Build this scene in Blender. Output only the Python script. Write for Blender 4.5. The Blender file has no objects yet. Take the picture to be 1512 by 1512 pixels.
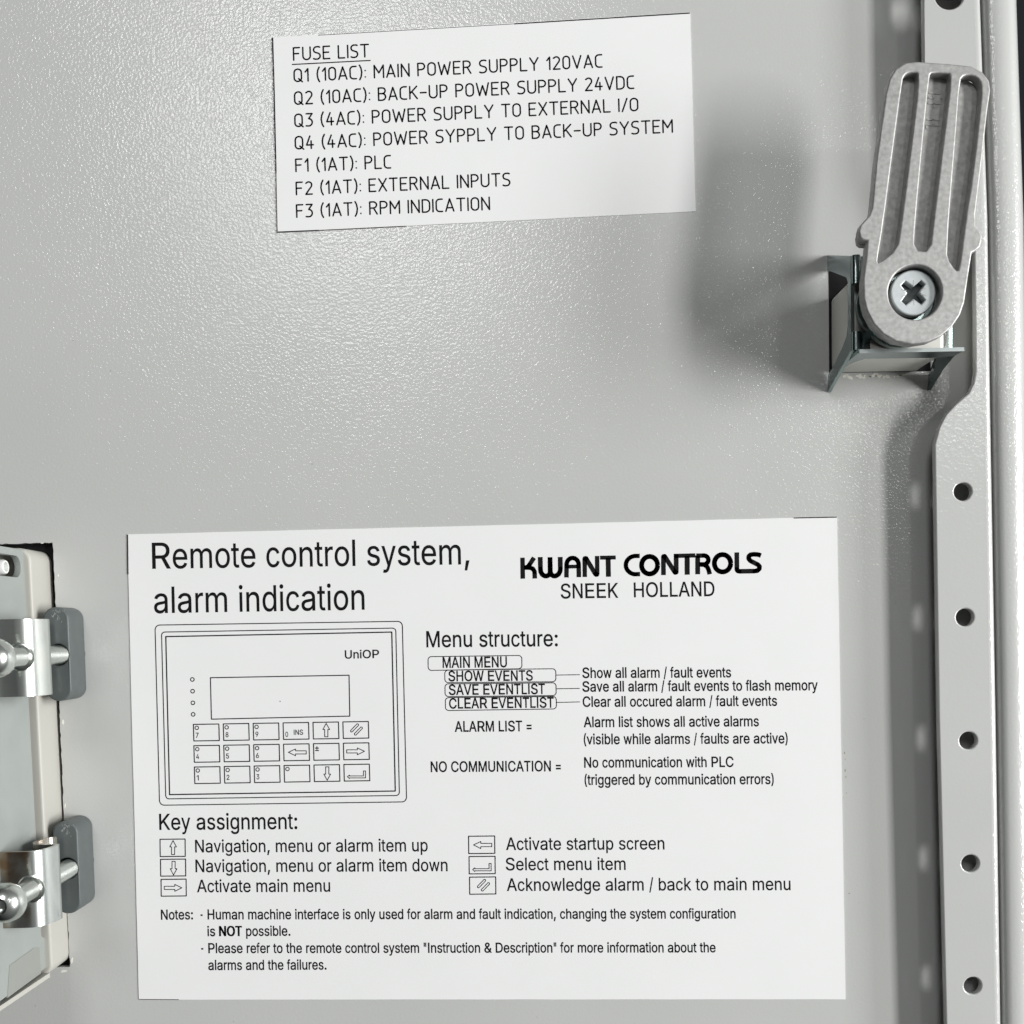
import bpy, bmesh, math, random
from mathutils import Vector, Matrix
from mathutils.geometry import delaunay_2d_cdt

random.seed(7)
MM = 0.001
scene = bpy.context.scene
COL = scene.collection

# ---------------------------------------------------------------- camera
DIST = 213.0                       # mm from the lens to the door sheet
FX, PX0, PY0 = 1512.0, 756.0, 1008.0   # focal length and optical axis in photo pixels (photo is a crop)
FOOT = (750.0, 930.0)              # where the door's normal through the lens meets the photo
ROLL = math.radians(1.2)
_foot = Vector((FOOT[0] - PX0, -(FOOT[1] - PY0), -FX)).normalized()
W2C = (Vector((0, 0, -1)).rotation_difference(_foot).to_matrix() @ Matrix.Rotation(ROLL, 3, 'Z'))
C2W = W2C.transposed()


def at(px, py, z=0.0):
    """Point (mm) at height z above the door sheet that the photo shows at this pixel."""
    d = C2W @ Vector((px - PX0, -(py - PY0), -FX))
    t = (z - DIST) / d.z
    return Vector((d.x * t, d.y * t, z))


cam_data = bpy.data.cameras.new('camera')
cam = bpy.data.objects.new('camera', cam_data)
COL.objects.link(cam)
cam_data.sensor_width = 36.0
cam_data.lens = 36.0 * FX / 1512.0
cam_data.shift_y = (PY0 - 756.0) / 1512.0
cam_data.clip_start = 0.005
cam_data.clip_end = 20.0
cam.matrix_world = Matrix.Translation((0, 0, DIST * MM)) @ C2W.to_4x4()
scene.camera = cam

# ---------------------------------------------------------------- light
world = bpy.data.worlds.new('World')
scene.world = world
world.use_nodes = True
wn, wl = world.node_tree.nodes, world.node_tree.links
bg = wn['Background']
tc = wn.new('ShaderNodeTexCoord')
dot = wn.new('ShaderNodeVectorMath'); dot.operation = 'DOT_PRODUCT'
dot.inputs[1].default_value = (0.88, 0.25, 0.40)
rmp = wn.new('ShaderNodeValToRGB')
rmp.color_ramp.elements[0].position = 0.30
rmp.color_ramp.elements[0].color = (0.035, 0.045, 0.045, 1)
rmp.color_ramp.elements[1].position = 0.95
rmp.color_ramp.elements[1].color = (0.85, 0.87, 0.86, 1)
mp = wn.new('ShaderNodeMapRange'); mp.inputs[1].default_value = -1; mp.inputs[2].default_value = 1
wl.new(tc.outputs['Generated'], dot.inputs[0])
wl.new(dot.outputs['Value'], mp.inputs[0])
wl.new(mp.outputs[0], rmp.inputs[0])
wl.new(rmp.outputs[0], bg.inputs[0])
bg.inputs[1].default_value = 0.27


def area(name, target, direction, dist, sx, sy, watts, colour):
    l = bpy.data.lights.new(name, 'AREA')
    l.shape = 'RECTANGLE'; l.size = sx; l.size_y = sy
    l.energy = watts; l.color = colour
    o = bpy.data.objects.new(name, l); COL.objects.link(o)
    d = Vector(direction).normalized()
    o.location = target * MM + d * dist
    zax = d
    xax = Vector((0, 1, 0)).cross(zax).normalized()
    yax = zax.cross(xax)
    m = Matrix((xax, yax, zax)).transposed().to_4x4()
    m.translation = o.location
    o.matrix_world = m
    return o


TGT = at(1250, 600, 0)
CTR = at(700, 700, 0)
area('window_light_near', TGT, (1.40, -0.04, 1.0), 2.2, 0.24, 1.10, 46.0, (1.0, 0.99, 0.975))
area('window_light_low', TGT, (2.60, 0.14, 1.0), 2.2, 0.34, 1.20, 34.0, (0.98, 0.99, 1.0))
area('ceiling_light', CTR, (-0.16, 0.52, 1.0), 2.0, 0.46, 0.46, 7.6, (0.99, 1.0, 1.0))

area('ceiling_spot', TGT, (0.50, 0.30, 1.0), 2.0, 0.16, 0.16, 1.8, (1.0, 1.0, 0.98))

scene.view_settings.view_transform = 'Standard'
scene.view_settings.look = 'None'
scene.view_settings.exposure = 0.0
scene.view_settings.gamma = 1.0
scene.view_settings.use_curve_mapping = False
scene.cycles.max_bounces = 8
scene.cycles.caustics_reflective = False
scene.cycles.caustics_refractive = False


# ---------------------------------------------------------------- materials
def mat(name, colour, rough=0.5, metal=0.0, spec=0.5, mottle=None, bump=None, rough_var=None, gloss=None):
    """mottle = (second colour, size mm, contrast lo, hi); bump = (size mm, height mm, detail)."""
    m = bpy.data.materials.new(name)
    m.use_nodes = True
    n, l = m.node_tree.nodes, m.node_tree.links
    b = n['Principled BSDF']
    b.inputs['Base Color'].default_value = (*colour, 1)
    b.inputs['Roughness'].default_value = rough
    b.inputs['Metallic'].default_value = metal
    b.inputs['Specular IOR Level'].default_value = spec
    t = n.new('ShaderNodeTexCoord')
    if mottle:
        c2, size, lo, hi = mottle
        nz = n.new('ShaderNodeTexNoise')
        nz.inputs['Scale'].default_value = 1.0 / (size * MM)
        nz.inputs['Detail'].default_value = 5
        l.new(t.outputs['Object'], nz.inputs['Vector'])
        r = n.new('ShaderNodeValToRGB')
        r.color_ramp.elements[0].position = lo
        r.color_ramp.elements[0].color = (*colour, 1)
        r.color_ramp.elements[1].position = hi
        r.color_ramp.elements[1].color = (*c2, 1)
        l.new(nz.outputs['Fac'], r.inputs['Fac'])
        l.new(r.outputs['Color'], b.inputs['Base Color'])
    if rough_var:
        size, lo, hi = rough_var
        nz = n.new('ShaderNodeTexNoise')
        nz.inputs['Scale'].default_value = 1.0 / (size * MM)
        nz.inputs['Detail'].default_value = 4
        l.new(t.outputs['Object'], nz.inputs['Vector'])
        r = n.new('ShaderNodeMapRange')
        r.inputs[1].default_value = 0.3; r.inputs[2].default_value = 0.7
        r.inputs[3].default_value = lo; r.inputs[4].default_value = hi
        l.new(nz.outputs['Fac'], r.inputs[0])
        l.new(r.outputs[0], b.inputs['Roughness'])
    if bump:
        size, height, detail = bump
        nz = n.new('ShaderNodeTexNoise')
        nz.inputs['Scale'].default_value = 1.0 / (size * MM)
        nz.inputs['Detail'].default_value = detail
        l.new(t.outputs['Object'], nz.inputs['Vector'])
        bp = n.new('ShaderNodeBump')
        bp.inputs['Strength'].default_value = 1.0
        bp.inputs['Distance'].default_value = height * MM
        l.new(nz.outputs['Fac'], bp.inputs['Height'])
        if gloss:                              # grainy clear skin over an even pigment layer
            b.inputs['Coat Weight'].default_value = 0.85
            b.inputs['Coat Roughness'].default_value = gloss
            l.new(bp.outputs['Normal'], b.inputs['Coat Normal'])
            soft = n.new('ShaderNodeBump')
            soft.inputs['Distance'].default_value = height * 0.16 * MM
            l.new(nz.outputs['Fac'], soft.inputs['Height'])
            l.new(soft.outputs['Normal'], b.inputs['Normal'])
        else:
            l.new(bp.outputs['Normal'], b.inputs['Normal'])
    return m


M = {}
M['coat'] = mat('grey_powder_coat', (0.490, 0.498, 0.484), 0.45, 0, 0.25,
                mottle=((0.508, 0.515, 0.50), 40, 0.35, 0.65), bump=(0.57, 0.094, 1.5), gloss=0.115)
M['coat_rail'] = mat('grey_powder_coat_fine', (0.490, 0.498, 0.484), 0.45, 0, 0.25, mottle=((0.505, 0.512, 0.498), 20, 0.35, 0.65),
                     bump=(0.62, 0.06, 1.5), gloss=0.16)
M['paper'] = mat('white_label_stock', (0.78, 0.79, 0.785), 0.45, 0, 0.3,
                 mottle=((0.80, 0.805, 0.80), 12, 0.3, 0.7), bump=(1.5, 0.004, 2))
M['ink'] = mat('black_print', (0.008, 0.008, 0.009), 0.7, 0, 0.08)
M['cast'] = mat('die_cast_zinc', (0.33, 0.328, 0.32), 0.5, 0.45, 0.4,
                mottle=((0.47, 0.467, 0.458), 0.8, 0.30, 0.70), bump=(0.16, 0.011, 3), rough_var=(2.5, 0.42, 0.6))
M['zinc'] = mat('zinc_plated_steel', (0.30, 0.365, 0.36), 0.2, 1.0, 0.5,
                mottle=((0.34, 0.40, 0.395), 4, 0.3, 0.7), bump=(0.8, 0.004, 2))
M['zinc_lip'] = mat('sheared_zinc_edge', (0.40, 0.44, 0.435), 0.45, 1.0, 0.5, bump=(0.5, 0.008, 2))
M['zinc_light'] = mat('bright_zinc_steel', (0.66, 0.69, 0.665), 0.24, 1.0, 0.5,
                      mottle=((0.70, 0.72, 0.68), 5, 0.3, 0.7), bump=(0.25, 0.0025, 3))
M['zinc_brown_reflection'] = mat('brown_reflection_steel', (0.66, 0.69, 0.67), 0.24, 1.0, 0.5,
                        mottle=((0.25, 0.165, 0.10), 8, 0.34, 0.62), bump=(0.25, 0.0025, 3))  # brown blotches paint a reflection into the lower bracket's colour
M['head'] = mat('white_zinc_screw', (0.58, 0.62, 0.63), 0.42, 0.35, 0.4,
                mottle=((0.53, 0.56, 0.57), 1.0, 0.3, 0.7))
M['beige'] = mat('beige_plastic', (0.42, 0.412, 0.375), 0.45, 0, 0.4, bump=(0.5, 0.006, 2))
M['grey_plate'] = mat('grey_cover_sheet', (0.27, 0.292, 0.278), 0.40, 0, 0.4,
                      mottle=((0.295, 0.315, 0.30), 6, 0.3, 0.7), bump=(0.6, 0.006, 2))
M['pad'] = mat('dark_grey_plastic', (0.080, 0.094, 0.093), 0.42, 0, 0.4,
               mottle=((0.095, 0.109, 0.107), 3, 0.3, 0.7), bump=(0.6, 0.012, 3))
M['scuff'] = mat('scuffed_plastic', (0.35, 0.37, 0.36), 0.7)
M['black'] = mat('black_rubber', (0.006, 0.006, 0.007), 0.7, 0, 0.2)
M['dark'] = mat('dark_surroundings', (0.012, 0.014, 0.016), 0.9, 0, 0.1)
M['block'] = mat('light_grey_lock_body', (0.78, 0.77, 0.72), 0.45, 0, 0.4, bump=(0.8, 0.01, 2))
M['white'] = mat('white_plastic', (0.74, 0.75, 0.73), 0.35, 0, 0.5)
M['chip'] = mat('chipped_white_paint', (0.78, 0.77, 0.70), 0.6)
M['smudge'] = mat('pencil_smudge', (0.20, 0.20, 0.17), 0.7, mottle=((0.34, 0.35, 0.32), 0.6, 0.35, 0.6))


# ---------------------------------------------------------------- mesh helpers (all lengths in mm)
def link(name, me, m, parent=None):
    o = bpy.data.objects.new(name, me)
    COL.objects.link(o)
    if m is not None:
        me.materials.clear(); me.materials.append(m)
    if parent is not None:
        o.parent = parent
    return o


class MB:
    def __init__(self):
        self.v, self.f = [], []

    def add(self, pts, faces):
        k = len(self.v)
        self.v += [tuple(p) for p in pts]
        self.f += [tuple(i + k for i in f) for f in faces]

    def quad(self, a, b, c, d):
        self.add([a, b, c, d], [(0, 1, 2, 3)])

    def slab(self, ring, normal, thick):
        """closed slab from a planar ring of points, thickened along normal"""
        n = len(ring)
        nv = Vector(normal).normalized() * thick
        top = [Vector(p) for p in ring]
        bot = [p - nv for p in top]
        fs = [tuple(range(n)), tuple(range(2 * n - 1, n - 1, -1))]
        fs += [(i, i + n, (i + 1) % n + n, (i + 1) % n) for i in range(n)]
        self.add(top + bot, fs)

    def loft(self, rings, closed=False, caps=False):
        n = len(rings[0]); k = len(self.v)
        for r in rings:
            self.v += [tuple(p) for p in r]
        m = n if closed else n - 1
        for i in range(len(rings) - 1):
            for j in range(m):
                a = k + i * n + j; b = k + i * n + (j + 1) % n
                self.f.append((a, b, b + n, a + n))
        if caps:
            self.f.append(tuple(k + j for j in range(n))[::-1])
            self.f.append(tuple(k + (len(rings) - 1) * n + j for j in range(n)))

    def lathe(self, c, prof, seg=40):
        """turn (radius, z) pairs round a z axis through c"""
        rings = []
        for r, z in prof:
            rings.append([(c[0] + r * math.cos(2 * math.pi * i / seg), c[1] + r * math.sin(2 * math.pi * i / seg), z)
                          for i in range(seg)])
        self.loft(rings, closed=True, caps=True)

    def build(self, name, m, parent=None, smooth=None):
        me = bpy.data.meshes.new(name)
        me.from_pydata([(x * MM, y * MM, z * MM) for x, y, z in self.v], [], self.f)
        bm = bmesh.new(); bm.from_mesh(me)
        bmesh.ops.recalc_face_normals(bm, faces=bm.faces)
        bm.to_mesh(me); bm.free()
        if smooth:
            me.shade_smooth()
            me.set_sharp_from_angle(angle=math.radians(smooth))
        return link(name, me, m, parent)


def area2(p):
    return sum(p[i][0] * p[(i + 1) % len(p)][1] - p[(i + 1) % len(p)][0] * p[i][1] for i in range(len(p)))


def plate_mesh(name, outer, holes, z0, z1, bev=0.2, res=3):
    """flat plate with real openings and rounded edges"""
    cu = bpy.data.curves.new(name, 'CURVE')
    cu.dimensions = '2D'; cu.fill_mode = 'BOTH'
    cu.bevel_depth = bev * MM; cu.bevel_resolution = res
    cu.extrude = max(0.0, (z1 - z0) / 2 - bev) * MM
    cu.offset = -bev * MM
    for k, poly in enumerate([outer] + list(holes)):
        p = [(q[0], q[1]) for q in poly]
        if (area2(p) > 0) != (k == 0):
            p.reverse()
        s = cu.splines.new('POLY'); s.points.add(len(p) - 1); s.use_cyclic_u = True
        for i, q in enumerate(p):
            s.points[i].co = (q[0] * MM, q[1] * MM, 0, 1)
    o = bpy.data.objects.new(name, cu); COL.objects.link(o)
    dg = bpy.context.evaluated_depsgraph_get()
    me = bpy.data.meshes.new_from_object(o.evaluated_get(dg))
    bpy.data.objects.remove(o); bpy.data.curves.remove(cu)
    me.transform(Matrix.Translation((0, 0, (z0 + z1) / 2 * MM)))
    bm = bmesh.new(); bm.from_mesh(me)
    bmesh.ops.remove_doubles(bm, verts=bm.verts, dist=1e-7)
    bmesh.ops.recalc_face_normals(bm, faces=bm.faces)
    bm.to_mesh(me); bm.free()
    me.name = name
    me.shade_smooth()
    me.set_sharp_from_angle(angle=math.radians(35))
    for f in me.polygons:                      # the two broad faces stay truly flat
        if abs(f.normal.z) > 0.9995:
            f.use_smooth = False
    sharp = me.attributes.get('sharp_edge') or me.attributes.new('sharp_edge', 'BOOLEAN', 'EDGE')
    flat_n = [0] * len(me.edges)
    for f in me.polygons:
        if not f.use_smooth:
            for li in f.loop_indices:
                flat_n[me.loops[li].edge_index] += 1
    for e in me.edges:
        if flat_n[e.index] == 1:
            sharp.data[e.index].value = True
    return me


def plate(name, outer, holes, z0, z1, m, parent=None, bev=0.2, res=3):
    return link(name, plate_mesh(name, outer, holes, z0, z1, bev, res), m, parent)


def circle(c, r, n=40, a0=0.0):
    return [(c[0] + r * math.cos(a0 + 2 * math.pi * i / n), c[1] + r * math.sin(a0 + 2 * math.pi * i / n)) for i in range(n)]


def rrect(x0, y0, x1, y1, r, n=7):
    out = []
    for cx, cy, a in ((x1 - r, y1 - r, 0), (x0 + r, y1 - r, 90), (x0 + r, y0 + r, 180), (x1 - r, y0 + r, 270)):
        for i in range(n + 1):
            t = math.radians(a + 90 * i / n)
            out.append((cx + r * math.cos(t), cy + r * math.sin(t)))
    return out


def smooth_poly(pts, it=2, keep=()):
    """corner-cutting (Chaikin) of a closed outline"""
    for _ in range(it):
        out = []
        for i in range(len(pts)):
            a, b = Vector(pts[i]), Vector(pts[(i + 1) % len(pts)])
            out += [a * 0.75 + b * 0.25, a * 0.25 + b * 0.75]
        pts = out
    return pts


def thing(name, label, cat, loc=(0, 0, 0), group=None):
    o = bpy.data.objects.new(name, None)
    o.empty_display_size = 0.005
    COL.objects.link(o)
    o.location = Vector(loc) * MM
    o['label'] = label; o['category'] = cat
    if group:
        o['group'] = group
    return o


# ---------------------------------------------------------------- print: flat shapes drawn on a sheet
class Print(MB):
    """shapes given in photo pixels of the sheet, laid as a thin film at height z on it"""

    def __init__(self, z):
        super().__init__(); self.z = z

    def stroke(self, pts, w, closed=False, cap='round'):
        pts = [Vector((p[0], p[1])) for p in pts]
        n = len(pts); h = w / 2
        segs = [(pts[i], pts[(i + 1) % n]) for i in range(n if closed else n - 1)]
        for a, b in segs:
            d = b - a
            if d.length < 1e-6:
                continue
            d.normalize(); q = Vector((-d.y, d.x)) * h
            self.add([at(*(p), self.z) for p in (a + q, b + q, b - q, a - q)], [(0, 1, 2, 3)])
        for i, p in enumerate(pts):
            end = (not closed) and i in (0, n - 1)
            if end and cap == 'butt':
                continue
            k = 12 if w > 4 else 8
            self.add([at(p.x + h * math.cos(2 * math.pi * j / k), p.y + h * math.sin(2 * math.pi * j / k), self.z)
                      for j in range(k)], [tuple(range(k))])

    def ring(self, c, r, w, n=18, ry=None):
        self.stroke([(c[0] + r * math.cos(2 * math.pi * i / n), c[1] + (ry or r) * math.sin(2 * math.pi * i / n))
                     for i in range(n)], w, closed=True)

    def text(self, s, xl, yl, xr, yr, cap, bold=0.0):
        pen = 0.0; items = []; us = []
        for ch in s:
            if ch == ' ':
                pen += ADV[' '] / 0.716; continue
            adv, conts = GLYPHS[ch]
            aa = ADV.get(ch, 556) / 0.716
            k = aa / adv
            items.append((pen, k, ch))
            us += [pen + x * k for c in conts for x, y in c]
            pen += aa
        u0, u1 = min(us), max(us)
        L = Vector((xr - xl, yr - yl))
        sx = L.length / (u1 - u0); d = L.normalized(); up = Vector((-0.0215, -1.0)) * (cap / 1000.0)
        o = Vector((xl, yl))
        for off in ((0.0, bold) if bold else (0.0,)):
            for x0, k, ch in items:
                vs, fs = glyph_mesh(ch, 28.0 if cap < 17 else (16.0 if cap < 30 else 9.0))
                px = [o + d * ((x0 + x * k - u0) * sx + off) + up * y for x, y in vs]
                self.add([at(p.x, p.y, self.z) for p in px], fs)

    def lettering(self, s, xl, yl, xr, yr, cap, w):
        """single-stroke drawing-office letters"""
        pen = 0.0; items = []
        for ch in s:
            if ch == ' ':
                pen += 0.42; continue
            width, strokes = LETTERS[ch]
            items.append([[(pen + x, y) for x, y in st] for st in strokes])
            pen += width + 0.25
        us = [p[0] for it in items for c in it for p in c]
        u0, u1 = min(us), max(us)
        L = Vector((xr - xl, yr - yl)); d = L.normalized()
        o = Vector((xl, yl)) + d * (w / 2)
        sx = (L.length - w) / (u1 - u0); up = Vector((-0.030, -1.0)) * (cap - w)
        o = o + Vector((0, -w / 2))
        for it in items:
            for st in it:
                self.stroke([o + d * ((x - u0) * sx) + up * y for x, y in st], w)


def arc(cx, cy, rx, ry, a0, a1, n=8):
    return [(cx + rx * math.cos(math.radians(a0 + (a1 - a0) * i / n)), cy + ry * math.sin(math.radians(a0 + (a1 - a0) * i / n)))
            for i in range(n + 1)]


def _oval(w):
    r = w / 2
    return arc(r, 1 - r, r, r, 0, 180) + arc(r, r, r, r, 180, 360) + [(w, 1 - r)]


LETTERS = {
    'A': (.60, [[(0, 0), (.30, 1), (.60, 0)], [(.09, .28), (.51, .28)]]),
    'B': (.52, [[(0, 0), (0, 1), (.28, 1)] + arc(.28, .77, .22, .23, 90, -90) + [(0, .54)],
                [(.28, .54)] + arc(.26, .27, .26, .27, 90, -90) + [(0, 0)]]),
    'C': (.46, [[(.46, 1), (.26, 1)] + arc(.26, .74, .26, .26, 90, 180) + arc(.26, .26, .26, .26, 180, 270) + [(.46, 0)]]),
    'D': (.54, [[(0, 0), (0, 1), (.24, 1)] + arc(.24, .70, .30, .30, 90, 0) + arc(.24, .30, .30, .30, 0, -90) + [(0, 0)]]),
    'E': (.48, [[(.48, 1), (0, 1), (0, 0), (.48, 0)], [(0, .52), (.40, .52)]]),
    'F': (.46, [[(.46, 1), (0, 1), (0, 0)], [(0, .52), (.38, .52)]]),
    'I': (0.0, [[(0, 0), (0, 1)]]),
    'K': (.54, [[(0, 0), (0, 1)], [(.52, 1), (0, .42)], [(.15, .58), (.54, 0)]]),
    'L': (.46, [[(0, 1), (0, 0), (.46, 0)]]),
    'M': (.68, [[(0, 0), (0, 1), (.34, .38), (.68, 1), (.68, 0)]]),
    'N': (.56, [[(0, 0), (0, 1), (.56, 0), (.56, 1)]]),
    'O': (.54, [_oval(.54)]),
    'P': (.50, [[(0, 0), (0, 1), (.24, 1)] + arc(.24, .74, .26, .26, 90, -90) + [(0, .48)]]),
    'Q': (.58, [_oval(.54), [(.33, .22), (.60, -.04)]]),
    'R': (.54, [[(0, 0), (0, 1), (.26, 1)] + arc(.26, .75, .25, .25, 90, -90) + [(0, .50)], [(.28, .50), (.54, 0)]]),
    'S': (.50, [[(.48, .96), (.40, 1), (.24, 1)] + arc(.24, .76, .23, .24, 90, 235) + arc(.26, .25, .24, .25, 55, -90) + [(.10, 0), (0, .05)]]),
    'T': (.58, [[(0, 1), (.58, 1)], [(.29, 1), (.29, 0)]]),
    'U': (.56, [[(0, 1), (0, .28)] + arc(.28, .28, .28, .28, 180, 360) + [(.56, 1)]]),
    'V': (.60, [[(0, 1), (.30, 0), (.60, 1)]]),
    'W': (.88, [[(0, 1), (.21, 0), (.44, .80), (.67, 0), (.88, 1)]]),
    'X': (.56, [[(0, 0), (.56, 1)], [(0, 1), (.56, 0)]]),
    'Y': (.60, [[(0, 1), (.30, .46), (.60, 1)], [(.30, .46), (.30, 0)]]),
    '0': (.48, [_oval(.48)]),
    '1': (.22, [[(0, .74), (.20, 1), (.20, 0)]]),
    '2': (.48, [[(.02, .90)] + arc(.23, .75, .23, .25, 140, -30) + [(0, 0), (.48, 0)]]),
    '3': (.46, [[(.02, 1), (.46, 1), (.20, .60)] + arc(.19, .30, .27, .30, 80, -90) + [(0, .02)]]),
    '4': (.50, [[(.26, 1), (0, .28), (.50, .28)], [(.34, .60), (.34, 0)]]),
    '(': (.16, [[(.16, 1.08), (.05, .84), (0, .50), (.05, .14), (.16, -.10)]]),
    ')': (.16, [[(0, 1.08), (.11, .84), (.16, .50), (.11, .14), (0, -.10)]]),
    ':': (.02, [[(.01, .10), (.01, .11)], [(.01, .62), (.01, .63)]]),
    '-': (.42, [[(0, .46), (.42, .46)]]),
    '/': (.36, [[(0, -.02), (.36, 1.02)]]),
}

ADV = {' ': 278, '"': 355, '&': 667, '(': 333, ')': 333, ',': 278, '-': 333, '.': 278, '/': 278, ':': 278, '=': 584, '\u00b1': 584,
       'A': 667, 'C': 722, 'D': 722, 'E': 667, 'H': 722, 'I': 278, 'K': 667, 'L': 556, 'M': 833, 'N': 722, 'O': 778, 'P': 667,
       'R': 722, 'S': 667, 'T': 611, 'U': 722, 'V': 667, 'W': 944, 'a': 556, 'b': 556, 'c': 500, 'd': 556, 'e': 556, 'f': 278,
       'g': 556, 'h': 556, 'i': 222, 'k': 500, 'l': 222, 'm': 833, 'n': 556, 'o': 556, 'p': 556, 'r': 333, 's': 500, 't': 278,
       'u': 556, 'v': 500, 'w': 722, 'y': 500}

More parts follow.
